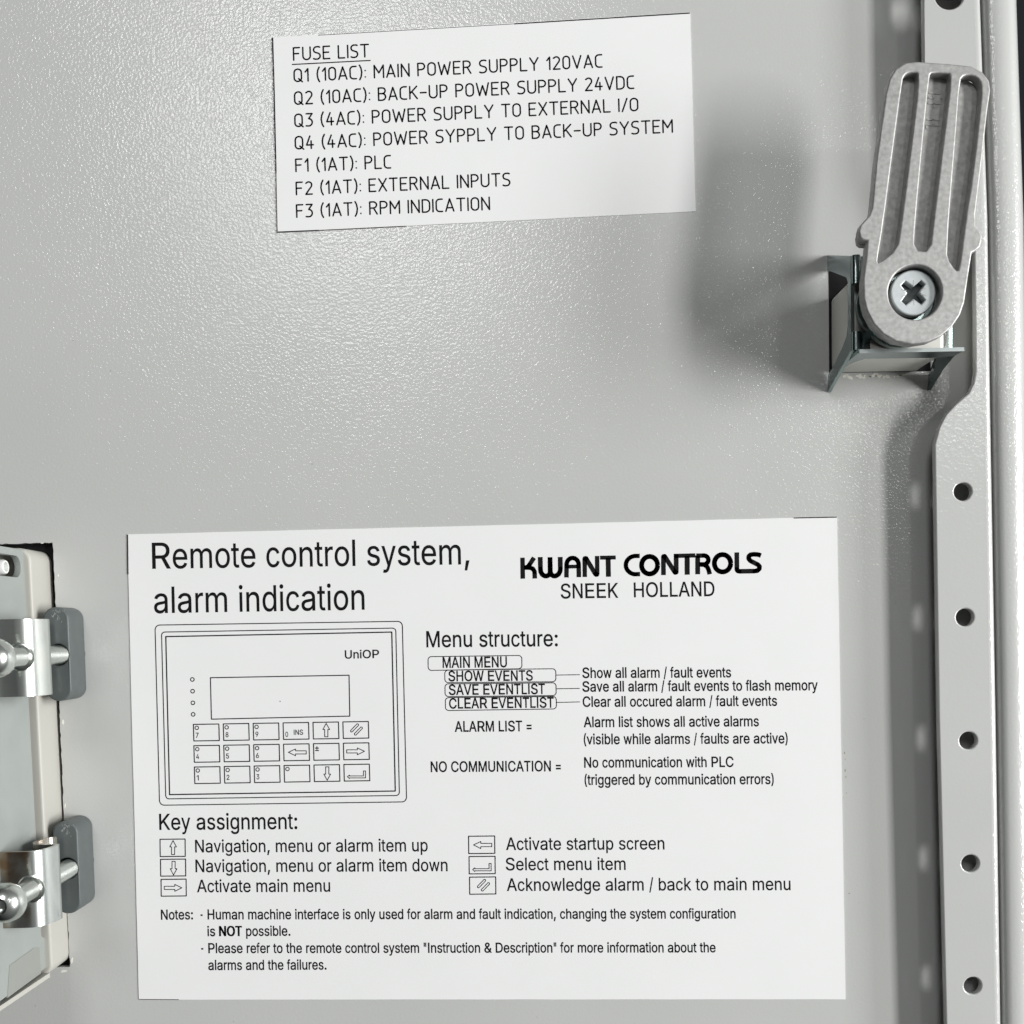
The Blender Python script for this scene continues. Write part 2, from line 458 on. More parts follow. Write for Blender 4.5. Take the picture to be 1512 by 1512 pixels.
# letter outlines: character, advance, then closed outlines in thousandths of the capital height
_G = r'''
"631|138,999 266,999 252,624 153,624|364,999 492,999 478,624 378,624
&879|324,-9 267,3 217,23 172,50 136,83 106,122 84,165 71,211 67,262 70,302 79,339 93,372 113,403 137,432 166,461 276,548 425,659 465,692 478,705 490,720 500,736 508,754 513,774 514,796 511,825 500,852 482,874 458,892 430,902 396,906 372,904 350,899 330,890 312,878 297,864 285,847 276,828 271,807 269,783 271,759 276,736 285,713 331,643 400,558 860,0 715,0 337,455 238,575 212,609 189,643 172,676 159,710 151,745 148,783 152,825 162,864 178,900 201,932 230,958 264,980 303,996 346,1006 393,1009 440,1006 483,996 522,980 555,959 583,933 606,902 623,869 633,833 636,794 634,765 628,737 619,710 606,685 591,661 572,638 552,616 528,596 503,576 303,427 266,398 237,369 216,343 202,316 193,288 190,258 193,227 201,198 215,172 233,148 255,129 281,113 311,101 344,94 379,91 418,94 456,102 493,116 529,135 561,159 592,187 619,220 642,257 660,297 674,342 683,390 686,441 801,441 798,381 791,328 779,282 764,243 747,209 728,181 678,122 654,92 619,60 579,34 533,13 484,-2 435,-10 386,-13
(537|178,480 185,557 198,636 214,715 235,792 259,867 286,937 315,1001 347,1059 463,1059 431,989 401,916 375,841 352,765 333,690 317,616 306,543 299,473 297,406 299,346 305,286 315,225 329,163 347,98 370,32 396,-38 428,-111 463,-188 347,-188 295,-91 252,7 219,107 194,208 180,307 175,406
)537|110,-110 142,-35 169,35 191,102 209,167 222,228 232,288 238,348 239,406 237,473 231,543 219,616 204,690 185,765 162,841 136,916 106,989 73,1059 190,1059 222,1001 251,937 278,867 302,792 323,715 339,636 352,557 359,480 362,406 357,306 342,205 317,105 283,5 241,-93 190,-188 73,-188
,369|133,140 269,140 166,-235 74,-235
-890|662,369 224,369 224,480 662,480
.369|164,-6 143,3 124,17 109,36 100,57 97,80 100,104 109,126 124,144 143,159 164,167 187,170 211,167 232,159 251,144 265,126 274,104 277,80 274,57 265,36 251,17 232,3 211,-6 187,-9
/490|140,-150 28,-150 350,1046 461,1046
0890|375,-7 311,14 255,47 207,94 167,152 135,223 112,304 98,396 94,499 99,602 113,694 136,776 168,846 208,905 256,952 312,986 375,1006 445,1013 516,1006 579,986 635,952 683,905 723,846 755,776 778,694 792,602 796,499 792,396 778,304 755,223 723,152 683,94 635,47 579,14 516,-7 445,-13|492,103 533,118 570,145 602,181 628,227 649,282 664,346 672,419 675,499 672,580 664,653 649,717 628,772 602,818 570,855 533,882 492,898 445,903 399,898 357,882 320,855 289,818 263,772 242,717 227,653 218,580 215,499 218,419 227,346 242,282 263,227 289,181 320,145 357,118 399,103 445,97
1890|150,107 768,107 768,0 150,0|542,0 417,0 417,881 411,881 169,703 169,838 390,999 542,999
2890|125,93 460,449 554,555 577,585 596,614 610,642 621,670 627,699 629,730 626,764 618,795 604,822 586,846 563,866 537,882 507,894 474,901 439,903 402,900 369,892 338,879 312,861 290,839 273,812 260,782 252,748 250,711 129,711 133,768 147,821 169,869 200,911 237,946 281,975 331,996 384,1009 442,1013 500,1009 553,996 601,976 644,948 680,914 709,875 731,830 744,783 749,732 746,695 740,659 729,624 712,588 689,549 660,508 623,462 578,411 525,353 300,119 300,111 765,111 765,0 125,0
3890|369,-10 313,1 261,19 213,44 172,75 138,113 111,156 94,205 86,259 215,259 220,226 232,197 249,171 270,149 295,131 325,116 357,106 392,100 429,98 469,100 506,107 540,119 571,136 597,157 618,182 634,212 643,246 647,284 644,320 635,354 621,385 600,414 573,438 540,459 499,474 451,483 395,486 308,486 308,588 565,881 565,888 137,888 137,999 732,999 732,905 415,547 415,567 486,570 549,561 606,542 655,514 696,479 729,437 753,390 767,339 772,284 767,228 752,177 728,130 695,88 654,53 606,24 552,3 493,-9 428,-13
4890|78,311 485,999 610,999 213,326 213,319 812,319 812,207 78,207|553,238 553,287 553,624 673,624 673,0 553,0
5890|377,-10 324,2 275,22 231,48 194,80 163,118 139,161 124,207 117,256 240,256 245,227 256,200 271,175 291,153 314,134 340,118 370,107 401,100 435,98 473,101 509,111 543,126 572,148 597,174 617,205 632,240 641,278 644,319 641,360 632,399 616,434 595,466 570,493 540,515 506,531 468,541 428,544 395,542 362,537 329,527 299,515 273,500 252,483 132,496 188,999 720,999 720,888 296,888 263,592 268,592 291,610 318,626 349,638 382,648 416,653 451,655 495,653 537,644 577,631 614,612 648,588 678,560 704,528 726,493 744,454 757,412 765,368 768,321 763,259 749,201 725,149 692,102 653,62 606,30 554,6 497,-9 435,-13
6890|385,-9 330,5 279,29 235,61 197,100 166,146 143,199 129,256 125,318 128,367 139,417 157,470 183,527 221,594 270,669 496,999 633,999 296,513 286,513 296,531 309,549 324,565 342,580 362,593 384,603 408,611 434,616 461,617 520,613 573,600 620,579 662,550 698,514 726,471 747,422 760,368 764,309 759,249 746,193 722,143 691,97 654,59 609,28 559,5 504,-9 445,-13|482,98 516,108 547,123 575,144 598,169 617,199 632,233 640,269 643,309 640,349 632,386 617,419 598,449 575,474 547,494 516,509 482,518 445,521 407,518 373,509 341,494 314,474 290,449 271,420 257,387 248,351 245,311 248,271 257,234 271,200 290,169 314,144 341,123 373,108 407,98 445,95
7890|635,881 635,888 122,888 122,999 767,999 767,881 324,0 190,0
8890|380,-9 320,3 266,22 219,49 178,82 146,121 121,165 107,214 102,266 105,307 113,346 128,383 147,417 171,447 199,474 230,495 264,510 300,520 300,525 254,541 215,568 182,605 158,648 143,696 138,747 143,796 156,842 178,884 207,921 244,952 286,978 335,997 387,1009 445,1013 501,1009 553,997 601,978 644,952 680,921 710,884 732,842 745,796 750,747 745,696 730,649 706,605 674,568 635,542 590,525 590,520 626,510 659,495 690,474 718,447 741,417 761,383 776,346 785,307 787,266 783,214 768,165 744,121 711,82 670,49 622,22 568,3 509,-9 445,-13|487,99 525,106 559,118 589,135 614,155 635,180 649,208 658,238 661,272 658,308 649,341 633,371 612,397 586,419 556,438 521,451 484,459 445,462 404,459 367,451 332,438 302,419 276,397 255,371 239,341 230,308 227,272 230,238 238,208 253,180 273,155 299,135 329,118 363,106 402,99 445,97|479,571 510,578 539,590 564,606 586,626 603,649 617,676 625,706 627,738 625,770 617,799 604,825 587,848 566,868 540,883 511,894 479,901 445,904 410,901 377,894 348,883 323,868 302,848 284,825 271,799 263,770 261,738 263,706 271,676 284,649 302,626 323,606 349,590 378,578 410,571 445,569
9890|504,1008 559,994 609,971 654,939 692,900 723,853 746,801 759,743 764,681 760,633 750,582 732,530 705,472 668,406 619,331 394,0 256,0 592,486 604,486 593,468 580,451 565,434 547,420 527,407 504,396 480,389 455,384 428,382 370,387 317,399 269,421 227,450 192,485 163,528 142,577 129,631 125,691 129,751 143,807 166,857 197,902 235,940 280,971 330,994 385,1008 444,1013|407,901 373,892 342,876 314,856 291,830 272,800 257,767 249,730 246,691 249,651 257,614 272,581 291,551 314,526 342,505 373,490 407,481 444,478 481,481 516,490 547,505 575,525 599,550 618,580 632,613 640,649 643,688 640,729 632,766 618,800 599,830 575,855 548,876 516,892 482,901 444,904
:369|164,-6 143,3 124,17 109,36 100,57 97,80 100,104 109,126 124,144 143,159 164,167 187,170 211,167 232,159 251,144 265,126 274,104 277,80 274,57 265,36 251,17 232,3 211,-6 187,-9|164,535 143,544 124,558 109,577 100,598 97,621 100,645 109,666 124,685 143,699 164,708 187,711 211,708 232,699 251,685 265,666 274,645 277,621 274,598 265,577 251,558 232,544 211,535 187,532
=890|142,592 749,592 749,481 142,481|142,301 749,301 749,190 142,190
A942|396,999 543,999 910,0 776,0 564,594 519,731 456,940 482,940 418,729 374,594 167,0 32,0|216,390 726,390 726,279 216,279
C1002|442,-6 365,14 295,49 233,96 180,156 137,226 105,308 86,399 79,499 86,600 105,691 137,772 180,843 233,902 295,950 365,985 442,1006 525,1013 575,1010 623,1003 668,991 712,974 752,952 790,926 824,895 854,861 880,822 901,780 918,734 929,684 802,684 793,717 781,748 765,775 747,800 725,822 702,841 676,858 649,872 619,882 589,889 557,894 525,895 466,890 411,875 361,849 315,814 277,769 245,715 222,652 208,580 203,499 208,419 222,347 246,284 278,230 316,185 361,150 412,124 466,109 525,104 557,105 589,110 619,118 649,128 676,142 702,158 725,178 747,200 765,225 781,252 793,283 802,315 929,315 918,266 902,220 880,178 854,140 824,105 790,74 753,48 713,26 669,9 623,-3 575,-11 525,-13
D987|188,0 188,112 422,112 499,117 566,133 624,159 674,194 714,239 745,293 767,355 780,425 784,502 780,578 767,647 745,708 714,762 675,806 628,841 572,867 507,882 434,887 183,887 183,999 443,999 535,993 619,973 693,940 756,894 809,837 852,768 882,689 901,600 907,502 901,402 882,313 851,233 808,164 754,106 689,60 613,27 526,7 430,0|245,0 118,0 118,999 245,999
E822|118,999 732,999 732,887 245,887 245,561 698,561 698,449 245,449 245,112 737,112 737,0 118,0
H1016|118,999 245,999 245,567 771,567 771,999 897,999 897,0 771,0 771,455 245,455 245,0 118,0
I590|61,112 232,112 232,887 61,887 61,999 529,999 529,887 359,887 359,112 529,112 529,0 61,0
K917|205,425 273,513 343,596 416,676 714,999 881,999 454,542 447,543 205,286|118,999 245,999 245,657 243,442 245,380 245,0 118,0|369,509 448,608 881,0 731,0
L772|118,999 245,999 245,112 710,112 710,0 118,0
M1234|118,999 298,999 545,368 564,312 588,241 612,165 632,96 604,96 624,162 648,238 672,311 692,368 936,999 1115,999 1115,0 991,0 991,571 991,642 992,724 994,812 996,898 1007,898 978,804 947,713 918,632 895,571 671,0 562,0 335,571 313,631 285,709 254,801 220,898 233,898 236,817 237,730 239,645 239,571 239,0 118,0
N1028|118,999 268,999 674,359 713,296 761,210 813,108 796,105 787,213 784,309 783,383 783,999 910,999 910,0 760,0 397,570 348,650 291,749 211,888 234,891 240,754 244,644 245,571 245,0 118,0
O1048|442,-6 365,14 295,49 233,96 181,156 137,226 105,308 86,399 79,499 86,600 105,691 137,772 181,843 233,902 295,950 365,985 442,1006 525,1013 607,1006 684,985 754,950 816,902 868,843 911,772 943,691 962,600 969,499 962,399 943,308 911,226 868,156 816,96 754,49 684,14 607,-6 525,-13|582,109 636,124 687,149 732,184 770,229 802,283 826,346 840,418 845,499 840,580 826,653 802,716 770,771 732,815 687,850 636,875 582,890 525,895 467,890 412,875 362,850 317,815 278,770 246,716 222,652 208,580 203,499 208,418 222,347 246,283 278,229 317,185 362,150 412,124 467,109 525,104
P873|118,999 462,999 535,995 598,981 653,958 699,926 737,888 766,844 786,794 799,741 803,683 799,625 786,571 766,522 737,477 699,439 653,407 598,384 535,370 462,365 215,365 215,476 457,476 506,479 548,488 584,503 613,523 636,548 654,577 667,609 674,645 677,683 674,721 667,756 654,789 636,817 613,842 583,862 547,876 505,885 456,888 245,888 245,0 118,0
R882|118,999 463,999 536,995 600,982 654,960 700,930 738,894 767,851 788,802 800,749 804,692 800,634 788,581 767,533 738,491 700,455 654,427 599,405 536,393 463,388 189,388 189,501 459,501 507,504 549,511 585,524 614,542 638,564 656,590 668,621 676,654 678,692 676,730 668,764 656,795 638,822 614,845 585,864 549,877 506,885 457,888 245,888 245,0 118,0|452,450 595,450 840,0 694,0
S877|370,-13 307,-2 251,18 201,45 159,78 125,118 100,163 83,213 75,268 205,268 211,232 224,200 242,172 266,149 294,130 327,115 363,105 400,99 439,97 483,99 524,106 562,118 595,135 624,156 647,180 665,209 675,240 679,274 676,303 667,329 652,351 633,370 609,387 581,402 481,437 361,470 284,496 221,529 169,568 132,615 109,669 102,732 107,786 122,835 147,880 181,919 222,952 270,978 324,997 383,1009 446,1013 510,1009 568,997 621,978 668,951 708,919 741,881 766,839 781,793 787,743 663,743 651,789 628,828 594,859 550,882 499,896 442,901 401,898 363,891 329,880 298,864 273,845 253,822 238,796 229,768 226,738 230,706 240,679 257,655 279,636 305,619 333,605 417,576 519,549 612,518 644,504 675,487 705,467 732,444 755,418 775,388 790,354 799,316 802,272 797,220 783,170 759,125 726,84 685,49 635,21 577,0 512,-13 439,-17
T881|62,999 819,999 819,887 504,887 504,0 378,0 378,887 62,887
U1016|433,-11 364,4 303,30 248,65 203,107 166,157 140,213 123,274 118,340 118,999 244,999 244,350 248,304 258,261 276,222 301,187 331,158 368,133 409,116 456,105 508,101 561,105 608,116 650,133 686,158 716,187 740,222 757,261 768,304 771,350 771,999 898,999 898,340 893,274 877,213 850,157 813,107 768,65 714,30 652,4 584,-11 508,-16
V942|32,999 166,999 378,405 423,270 487,60 461,60 525,271 569,405 775,999 910,999 546,0 400,0
W1348|32,999 162,999 321,385 345,286 367,184 387,78 372,78 392,184 415,286 440,385 602,999 746,999 907,385 932,286 955,184 977,78 959,78 980,184 1003,286 1027,385 1185,999 1315,999 1042,0 895,0 722,635 690,769 660,933 687,933 658,775 624,635 453,0 305,0
a765|268,-14 226,-5 185,10 149,30 119,56 94,88 75,124 63,166 60,212 62,252 71,287 85,316 104,341 126,362 152,379 181,393 213,405 246,414 350,432 459,445 485,449 505,455 521,461 532,471 539,484 541,500 541,504 539,534 534,560 524,583 510,603 493,619 471,633 446,642 417,648 384,650 351,648 320,643 293,633 269,621 249,607 231,591 217,574 205,556 197,538 80,572 100,614 125,650 154,680 187,704 223,723 261,737 301,747 341,753 381,755 409,754 438,751 470,745 501,737 532,724 561,708 589,687 613,661 633,629 649,591 658,546 661,494 661,0 543,0 543,102 535,102 525,84 512,66 495,48 475,31 451,16 423,2 391,-8 355,-15 314,-17|377,92 415,101 448,115 476,135 499,157 517,183 531,211 539,241 541,271 541,373 535,367 524,362 510,358 454,345 393,336 345,330 264,312 240,302 220,289 203,274 191,255 183,233 180,206 183,182 189,160 200,142 215,126 233,113 255,103 279,95 306,91 335,89
b834|408,-13 371,-6 339,7 312,24 289,42 271,61 232,115 220,115 220,0 103,0 103,999 223,999 223,627 232,627 270,679 288,698 310,716 337,732 368,745 406,753 450,755 510,750 565,734 615,708 659,673 696,628 726,575 749,514 762,446 767,371 762,296 749,227 727,166 697,112 660,68 615,32 565,5 510,-11 451,-16|476,96 515,108 549,129 578,156 602,190 620,229 634,273 642,321 645,372 642,423 634,470 621,513 602,552 579,585 550,612 516,632 477,644 433,648 389,644 350,632 317,613 288,587 264,555 245,516 232,473 224,425 221,372 224,319 232,270 246,226 265,187 289,154 318,127 351,108 390,96 433,92
c777|342,-11 283,5 229,32 182,69 142,114 110,167 86,228 72,295 67,368 72,443 86,511 110,572 142,625 182,670 229,707 283,734 342,750 407,755 443,754 478,749 511,741 542,730 572,716 599,699 625,680 647,658 668,633 685,605 699,576 710,544 595,514 589,534 580,551 570,568 559,584 545,598 530,610 514,622 495,631 476,638 454,644 431,647 407,648 361,644 320,631 285,609 256,581 232,547 213,507 200,464 192,417 189,368 192,320 200,274 213,231 232,191 256,158 285,129 320,108 361,95 407,91 432,92 455,96 477,101 497,109 515,118 532,130 547,143 561,158 573,174 583,192 591,210 598,230 713,201 702,168 688,138 670,110 650,85 627,62 602,42 574,24 544,10 512,-1 479,-10 444,-14 407,-16
d834|324,-11 269,5 219,32 175,68 138,112 107,166 85,227 72,296 67,371 72,446 85,514 108,575 138,628 175,673 220,708 270,734 325,750 384,755 428,753 465,745 497,732 524,716 546,698 564,679 602,627 610,627 610,999 730,999 730,0 614,0 614,115 602,115 564,61 545,42 522,24 496,7 464,-6 427,-13 384,-16|445,96 483,108 517,127 546,154 570,187 588,226 602,270 610,319 612,372 610,425 602,473 589,516 570,555 546,587 517,613 484,632 445,644 402,648 357,644 318,632 284,612 255,585 231,552 213,513 200,470 192,423 189,372 192,321 200,273 213,229 232,190 256,156 285,129 319,108 358,96 402,92
e794|347,-11 285,5 230,32 182,69 141,113 109,167 86,227 72,294 67,367 72,440 86,508 109,569 140,623 179,669 226,706 279,733 338,750 403,755 443,753 483,746 522,735 560,718 595,697 627,670 656,637 681,598 702,554 717,503 726,445 729,381 729,333 147,333 147,434 664,434 608,397 606,444 598,488 585,528 567,563 544,592 516,616 483,634 445,645 403,649 360,645 322,634 287,616 258,592 233,563 214,530 200,493 191,455 188,415 188,349 192,297 201,250 217,209 239,173 265,144 297,121 333,104 373,94 417,91 446,92 473,96 498,104 521,114 542,127 561,143 577,162 590,183 600,207 717,178 703,142 683,108 658,77 628,50 594,27 555,9 512,-5 466,-13 417,-16
f498|448,643 13,643 13,745 448,745|158,848 162,888 171,924 188,954 210,981 236,1002 266,1019 298,1031 333,1039 368,1041 437,1035 477,1024 447,920 422,927 382,931 349,928 323,919 303,904 289,882 281,855 278,822 278,0 158,0
g835|354,-293 306,-286 263,-274 225,-258 191,-239 162,-216 137,-191 116,-164 99,-136 199,-80 239,-129 257,-146 278,-161 303,-173 333,-183 367,-189 406,-191 463,-186 512,-172 554,-148 586,-113 605,-68 612,-11 612,134 602,134 563,81 545,63 522,46 496,31 464,19 427,12 383,9 325,14 271,28 221,52 177,85 139,127 108,177 85,236 72,302 67,376 72,449 85,516 108,576 139,629 176,673 221,708 271,734 326,750 385,755 429,753 466,745 498,732 525,716 548,699 566,679 604,626 615,626 615,745 732,745 732,-17 727,-78 712,-131 688,-176 656,-214 617,-244 571,-267 520,-283 465,-293 406,-296|446,120 484,130 518,148 547,172 570,202 589,238 603,279 611,326 614,378 611,429 603,476 590,518 571,556 547,588 518,613 485,633 446,644 402,648 358,644 319,632 285,612 256,585 232,553 213,515 200,473 192,428 189,378 192,328 200,282 214,241 233,204 257,174 286,149 320,131 359,120 402,116
h806|223,0 103,0 103,999 223,999 223,565 201,565 227,627 260,676 299,711 343,736 393,750 447,755 495,752 540,741 580,724 615,700 645,668 669,630 687,585 698,532 702,472 702,0 582,0 582,462 577,516 561,561 536,598 502,625 461,641 413,647 378,644 346,636 316,623 289,606 267,583 248,555 234,523 226,487 223,445
i327|103,745 223,745 223,0 103,0|143,873 123,880 106,893 92,910 84,928 81,949 84,970 92,989 106,1006 123,1019 143,1026 164,1029 186,1026 206,1019 224,1006 237,989 245,970 248,949 245,928 237,910 224,893 206,880 186,873 164,870
k748|216,416 237,416 559,745 708,745 362,392 348,392 216,268|103,999 223,999 223,0 103,0|290,365 376,449 731,0 578,0
l308|95,0 95,1020 213,1020 213,0
m1198|103,745 220,745 221,580 211,580 224,618 240,651 260,679 284,704 310,723 338,739 368,750 399,756 431,759 482,753 527,736 564,709 595,672 617,629 631,579 614,579 625,614 641,646 662,674 688,699 716,720 748,736 782,749 819,756 858,759 900,755 940,746 977,730 1010,708 1038,680 1062,645 1080,604 1090,556 1094,501 1094,0 974,0 974,498 969,547 954,586 928,614 896,634 861,645 822,649 790,647 761,640 735,628 712,612 694,593 678,570 667,544 661,516 659,486 659,0 539,0 539,510 534,549 520,583 497,611 467,632 432,645 392,649 363,647 336,640 310,629 285,613 265,593 247,568 234,539 226,506 223,468 223,0 103,0
n805|223,0 103,0 103,745 219,745 220,565 201,565 227,627 260,676 299,711 343,736 393,750 447,755 495,752 539,741 580,724 615,700 645,668 669,630 687,585 698,532 702,472 702,0 582,0 582,462 577,516 561,561 536,598 502,625 461,641 413,647 378,644 346,636 316,623 289,606 267,583 248,555 234,523 226,487 223,445
o816|342,-11 283,5 229,32 182,69 142,114 110,167 86,228 72,295 67,368 72,443 86,511 110,572 142,625 182,670 229,707 283,734 342,750 407,755 473,750 533,734 587,707 634,670 674,625 706,572 730,511 744,443 749,368 744,295 730,228 706,167 674,114 634,69 587,32 533,5 473,-11 407,-16|454,95 496,108 531,129 561,158 585,191 603,231 617,274 625,320 627,368 625,417 617,463 603,507 585,547 561,581 531,609 496,631 454,644 407,648 361,644 320,631 285,609 256,581 232,547 213,507 200,464 192,417 189,368 192,320 200,274 213,231 232,191 256,158 285,129 320,108 361,95 407,91
p834|103,745 220,745 220,627 232,627 270,679 288,698 310,716 337,732 368,745 406,753 450,755 510,750 565,734 615,708 659,673 696,628 726,575 749,514 762,446 767,371 762,296 749,227 727,166 697,112 660,68 615,32 565,5 510,-11 451,-16 408,-13 371,-6 339,7 312,24 290,42 271,61 232,115 223,115 223,-280 103,-280|476,96 515,108 549,129 578,156 602,190 620,229 634,273 642,321 645,372 642,423 634,470 621,513 602,552 579,585 550,612 516,632 477,644 433,648 389,644 350,632 317,613 288,587 264,555 245,516 232,473 224,425 221,372 224,319 232,270 246,226 265,187 289,154 318,127 351,108 390,96 433,92
r509|103,745 219,745 219,631 227,631 244,666 268,696 299,721 336,741 376,752 419,756 450,755 478,754 478,633 452,637 406,640 373,637 341,630 313,618 287,602 265,581 247,557 234,529 226,499 223,466 223,0 103,0
s717|308,-14 262,-6 220,7 183,24 150,47 121,74 98,107 81,144 70,185 184,209 198,172 217,141 244,118 276,102 314,92 356,89 405,93 446,104 480,122 506,146 521,172 527,202 523,226 514,248 499,267 478,282 450,295 417,305 293,334 231,353 181,378 142,409 114,446 97,489 92,538 96,579 108,617 128,651 155,682 187,707 226,728 269,743 317,752 368,755 416,753 460,745 499,732 533,714 562,692 587,666 608,637 624,605 637,569 527,545 515,572 498,597 477,620 448,639 412,650 368,653 326,650 289,640 257,622 233,600 218,574 213,545 217,519 227,497 243,478 267,462 299,449 337,438 451,411 513,392 563,367 602,337 629,300 645,258 651,209 647,167 634,128 614,93 586,61 551,34 510,13 464,-3 413,-13 358,-16
t447|400,643 13,643 13,745 400,745|248,926 248,192 250,162 256,138 267,120 284,108 306,100 335,98 364,100 396,105 419,3 377,-5 331,-8 271,-2 221,14 181,42 151,80 133,127 127,182 127,926
u806|310,-7 266,4 226,21 190,45 160,77 136,115 118,161 107,213 103,273 103,745 223,745 223,283 228,229 244,184 269,147 303,120 344,104 393,99 428,101 460,109 489,122 516,140 538,162 557,190 571,222 579,259 582,300 582,745 702,745 702,0 586,0 586,180 604,180 577,118 544,69 505,33 460,9 411,-5 358,-10
v765|34,745 166,745 325,305 367,171 404,41 362,41 398,171 440,305 599,745 730,745 445,0 319,0
w1114|44,745 171,745 262,420 302,268 344,81 324,81 365,265 405,420 495,745 622,745 710,420 750,267 790,81 769,81 811,266 852,420 943,745 1070,745 844,0 724,0 626,337 598,442 571,551 543,663 571,663 544,551 516,441 487,337 390,0 270,0
y765|121,-168 140,-172 163,-176 184,-177 204,-175 223,-169 240,-159 256,-145 271,-126 284,-101 296,-70 319,-3 34,745 166,745 325,305 367,170 404,41 361,41 398,171 440,305 600,745 730,745 401,-114 385,-151 367,-183 347,-210 325,-233 300,-252 274,-267 245,-277 213,-283 180,-285 127,-281 93,-272
±890|128,158 761,158 761,46 128,46|128,553 761,553 761,441 128,441|388,752 502,752 502,244 388,244
'''
GLYPHS = {}
for _ln in _G.strip('\n').split('\n'):
    _parts = _ln[1:].split('|')
    GLYPHS[_ln[0]] = (int(_parts[0]), [[tuple(int(q) for q in p.split(',')) for p in c.split(' ')] for c in _parts[1:]])
WIND = 1.0   # outer outlines run clockwise
GLYPHS['I'] = (388, [[(130, 0), (130, 1000), (258, 1000), (258, 0)]])
GLYPHS['l'] = (308, [[(95, 0), (95, 1010), (212, 1010), (212, 0)]])
GLYPHS['1'] = (GLYPHS['1'][0], [max(GLYPHS['1'][1], key=len)])
_GM = {}


def heavier(c, d):
    """push an outline outward a little (holes, wound the other way, close up)"""
    n = len(c); out = []
    for i in range(n):
        a, b, e = Vector(c[i - 1]), Vector(c[i]), Vector(c[(i + 1) % n])
        u, v = b - a, e - b
        if u.length < 1e-6 or v.length < 1e-6:
            out.append(c[i]); continue
        u.normalize(); v.normalize()
        m = Vector((-u.y, u.x)) + Vector((-v.y, v.x))
        if m.length < 1e-3:
            out.append(c[i]); continue
        m.normalize()
        k = d / max(0.5, m.dot(Vector((-u.y, u.x))))
        out.append(tuple(b + m * k * WIND))
    return out


def glyph_mesh(ch, wt):
    """fill a letter's outlines (overlapping outlines count once, counters stay open)"""
    if (ch, wt) not in _GM:
        conts = [heavier(c, wt) for c in GLYPHS[ch][1]]
        vs, es = [], []
        for c in conts:
            k = len(vs); n = len(c)
            vs += [Vector(p) for p in c]
            es += [(k + i, k + (i + 1) % n) for i in range(n)]
        ov, _, of, _, _, _ = delaunay_2d_cdt(vs, es, [], 0, 0.01)
        keep = []
        for f in of:
            cx = sum(ov[i].x for i in f) / len(f); cy = sum(ov[i].y for i in f) / len(f)
            wn_ = 0
            for c in conts:
                for i in range(len(c)):
                    (x0, y0), (x1, y1) = c[i], c[(i + 1) % len(c)]
                    s = (x1 - x0) * (cy - y0) - (cx - x0) * (y1 - y0)
                    if y0 <= cy < y1 and s > 0: wn_ += 1
                    elif y1 <= cy < y0 and s < 0: wn_ -= 1
            if wn_:
                keep.append(tuple(f))
        _GM[ch, wt] = ([(v.x, v.y) for v in ov], keep)
    return _GM[ch, wt]

# ================================================================ the door
RZ = 6.0                                     # height of the rail face above the door sheet
SEAM = [(1451, -60), (1452, 0), (1463, 320), (1467, 600), (1475, 1060), (1482, 1512), (1483, 1580)]


def jag(pts, amp, step):
    """roughen a sawn edge"""
    out = []
    for i in range(len(pts)):
        a, b = Vector(pts[i]), Vector(pts[(i + 1) % len(pts)])
        n = max(1, int((b - a).length / step)); q = Vector((-(b - a).y, (b - a).x)).normalized()
        for j in range(n):
            out.append(a.lerp(b, j / n) + q * random.uniform(-amp, amp))
    return out


def p2(px, py, z=0.0):
    v = at(px, py, z); return Vector((v.x, v.y))


x_l = p2(-900, 700).x
seam_pts = [at(x, y, RZ) for x, y in SEAM]
outer = [(x_l, p2(700, -700).y), (seam_pts[0].x + 2.5, p2(700, -700).y), (seam_pts[-1].x + 2.5, p2(700, 2300).y), (x_l, p2(700, 2300).y)]
hole = jag([p2(-120, 807), p2(78, 801), p2(86, 1000), p2(103, 1428), p2(-120, 1438)], 0.10, 0.8)
door = plate('door_panel', outer, [hole], -1.5, 0.0, M['coat'], None, bev=0.05, res=1)
door['kind'] = 'structure'
door['label'] = 'light grey orange-peel painted sheet of a cabinet door'

# rolled edge of the door, right of the rail
prof = [(0.15, 5.5), (0.15, 8.6), (0.35, 9.3), (0.9, 9.75), (1.8, 10.0), (3.2, 10.05), (4.6, 9.9), (5.7, 9.5), (6.7, 8.7), (7.5, 7.6), (8.1, 6.2), (8.4, 4.5), (8.5, -14)]
mb = MB()
ys = [p2(1460, -700).y] + [p.y for p in seam_pts[1:-1]] + [p2(1490, 2300).y]
k0, k1 = seam_pts[1], seam_pts[-2]
def seam_x(y):
    for a, b in zip(seam_pts[:-1], seam_pts[1:]):
        if b.y <= y <= a.y:
            return a.x + (b.x - a.x) * (y - a.y) / (b.y - a.y)
    return k0.x + (k1.x - k0.x) * (y - k0.y) / (k1.y - k0.y)
mb.loft([[(seam_x(y) + px, y, pz - 9.6 + RZ if pz > 0 else pz) for px, pz in prof] for y in ys])
mb.build('rolled_edge', M['coat'], door, smooth=60)

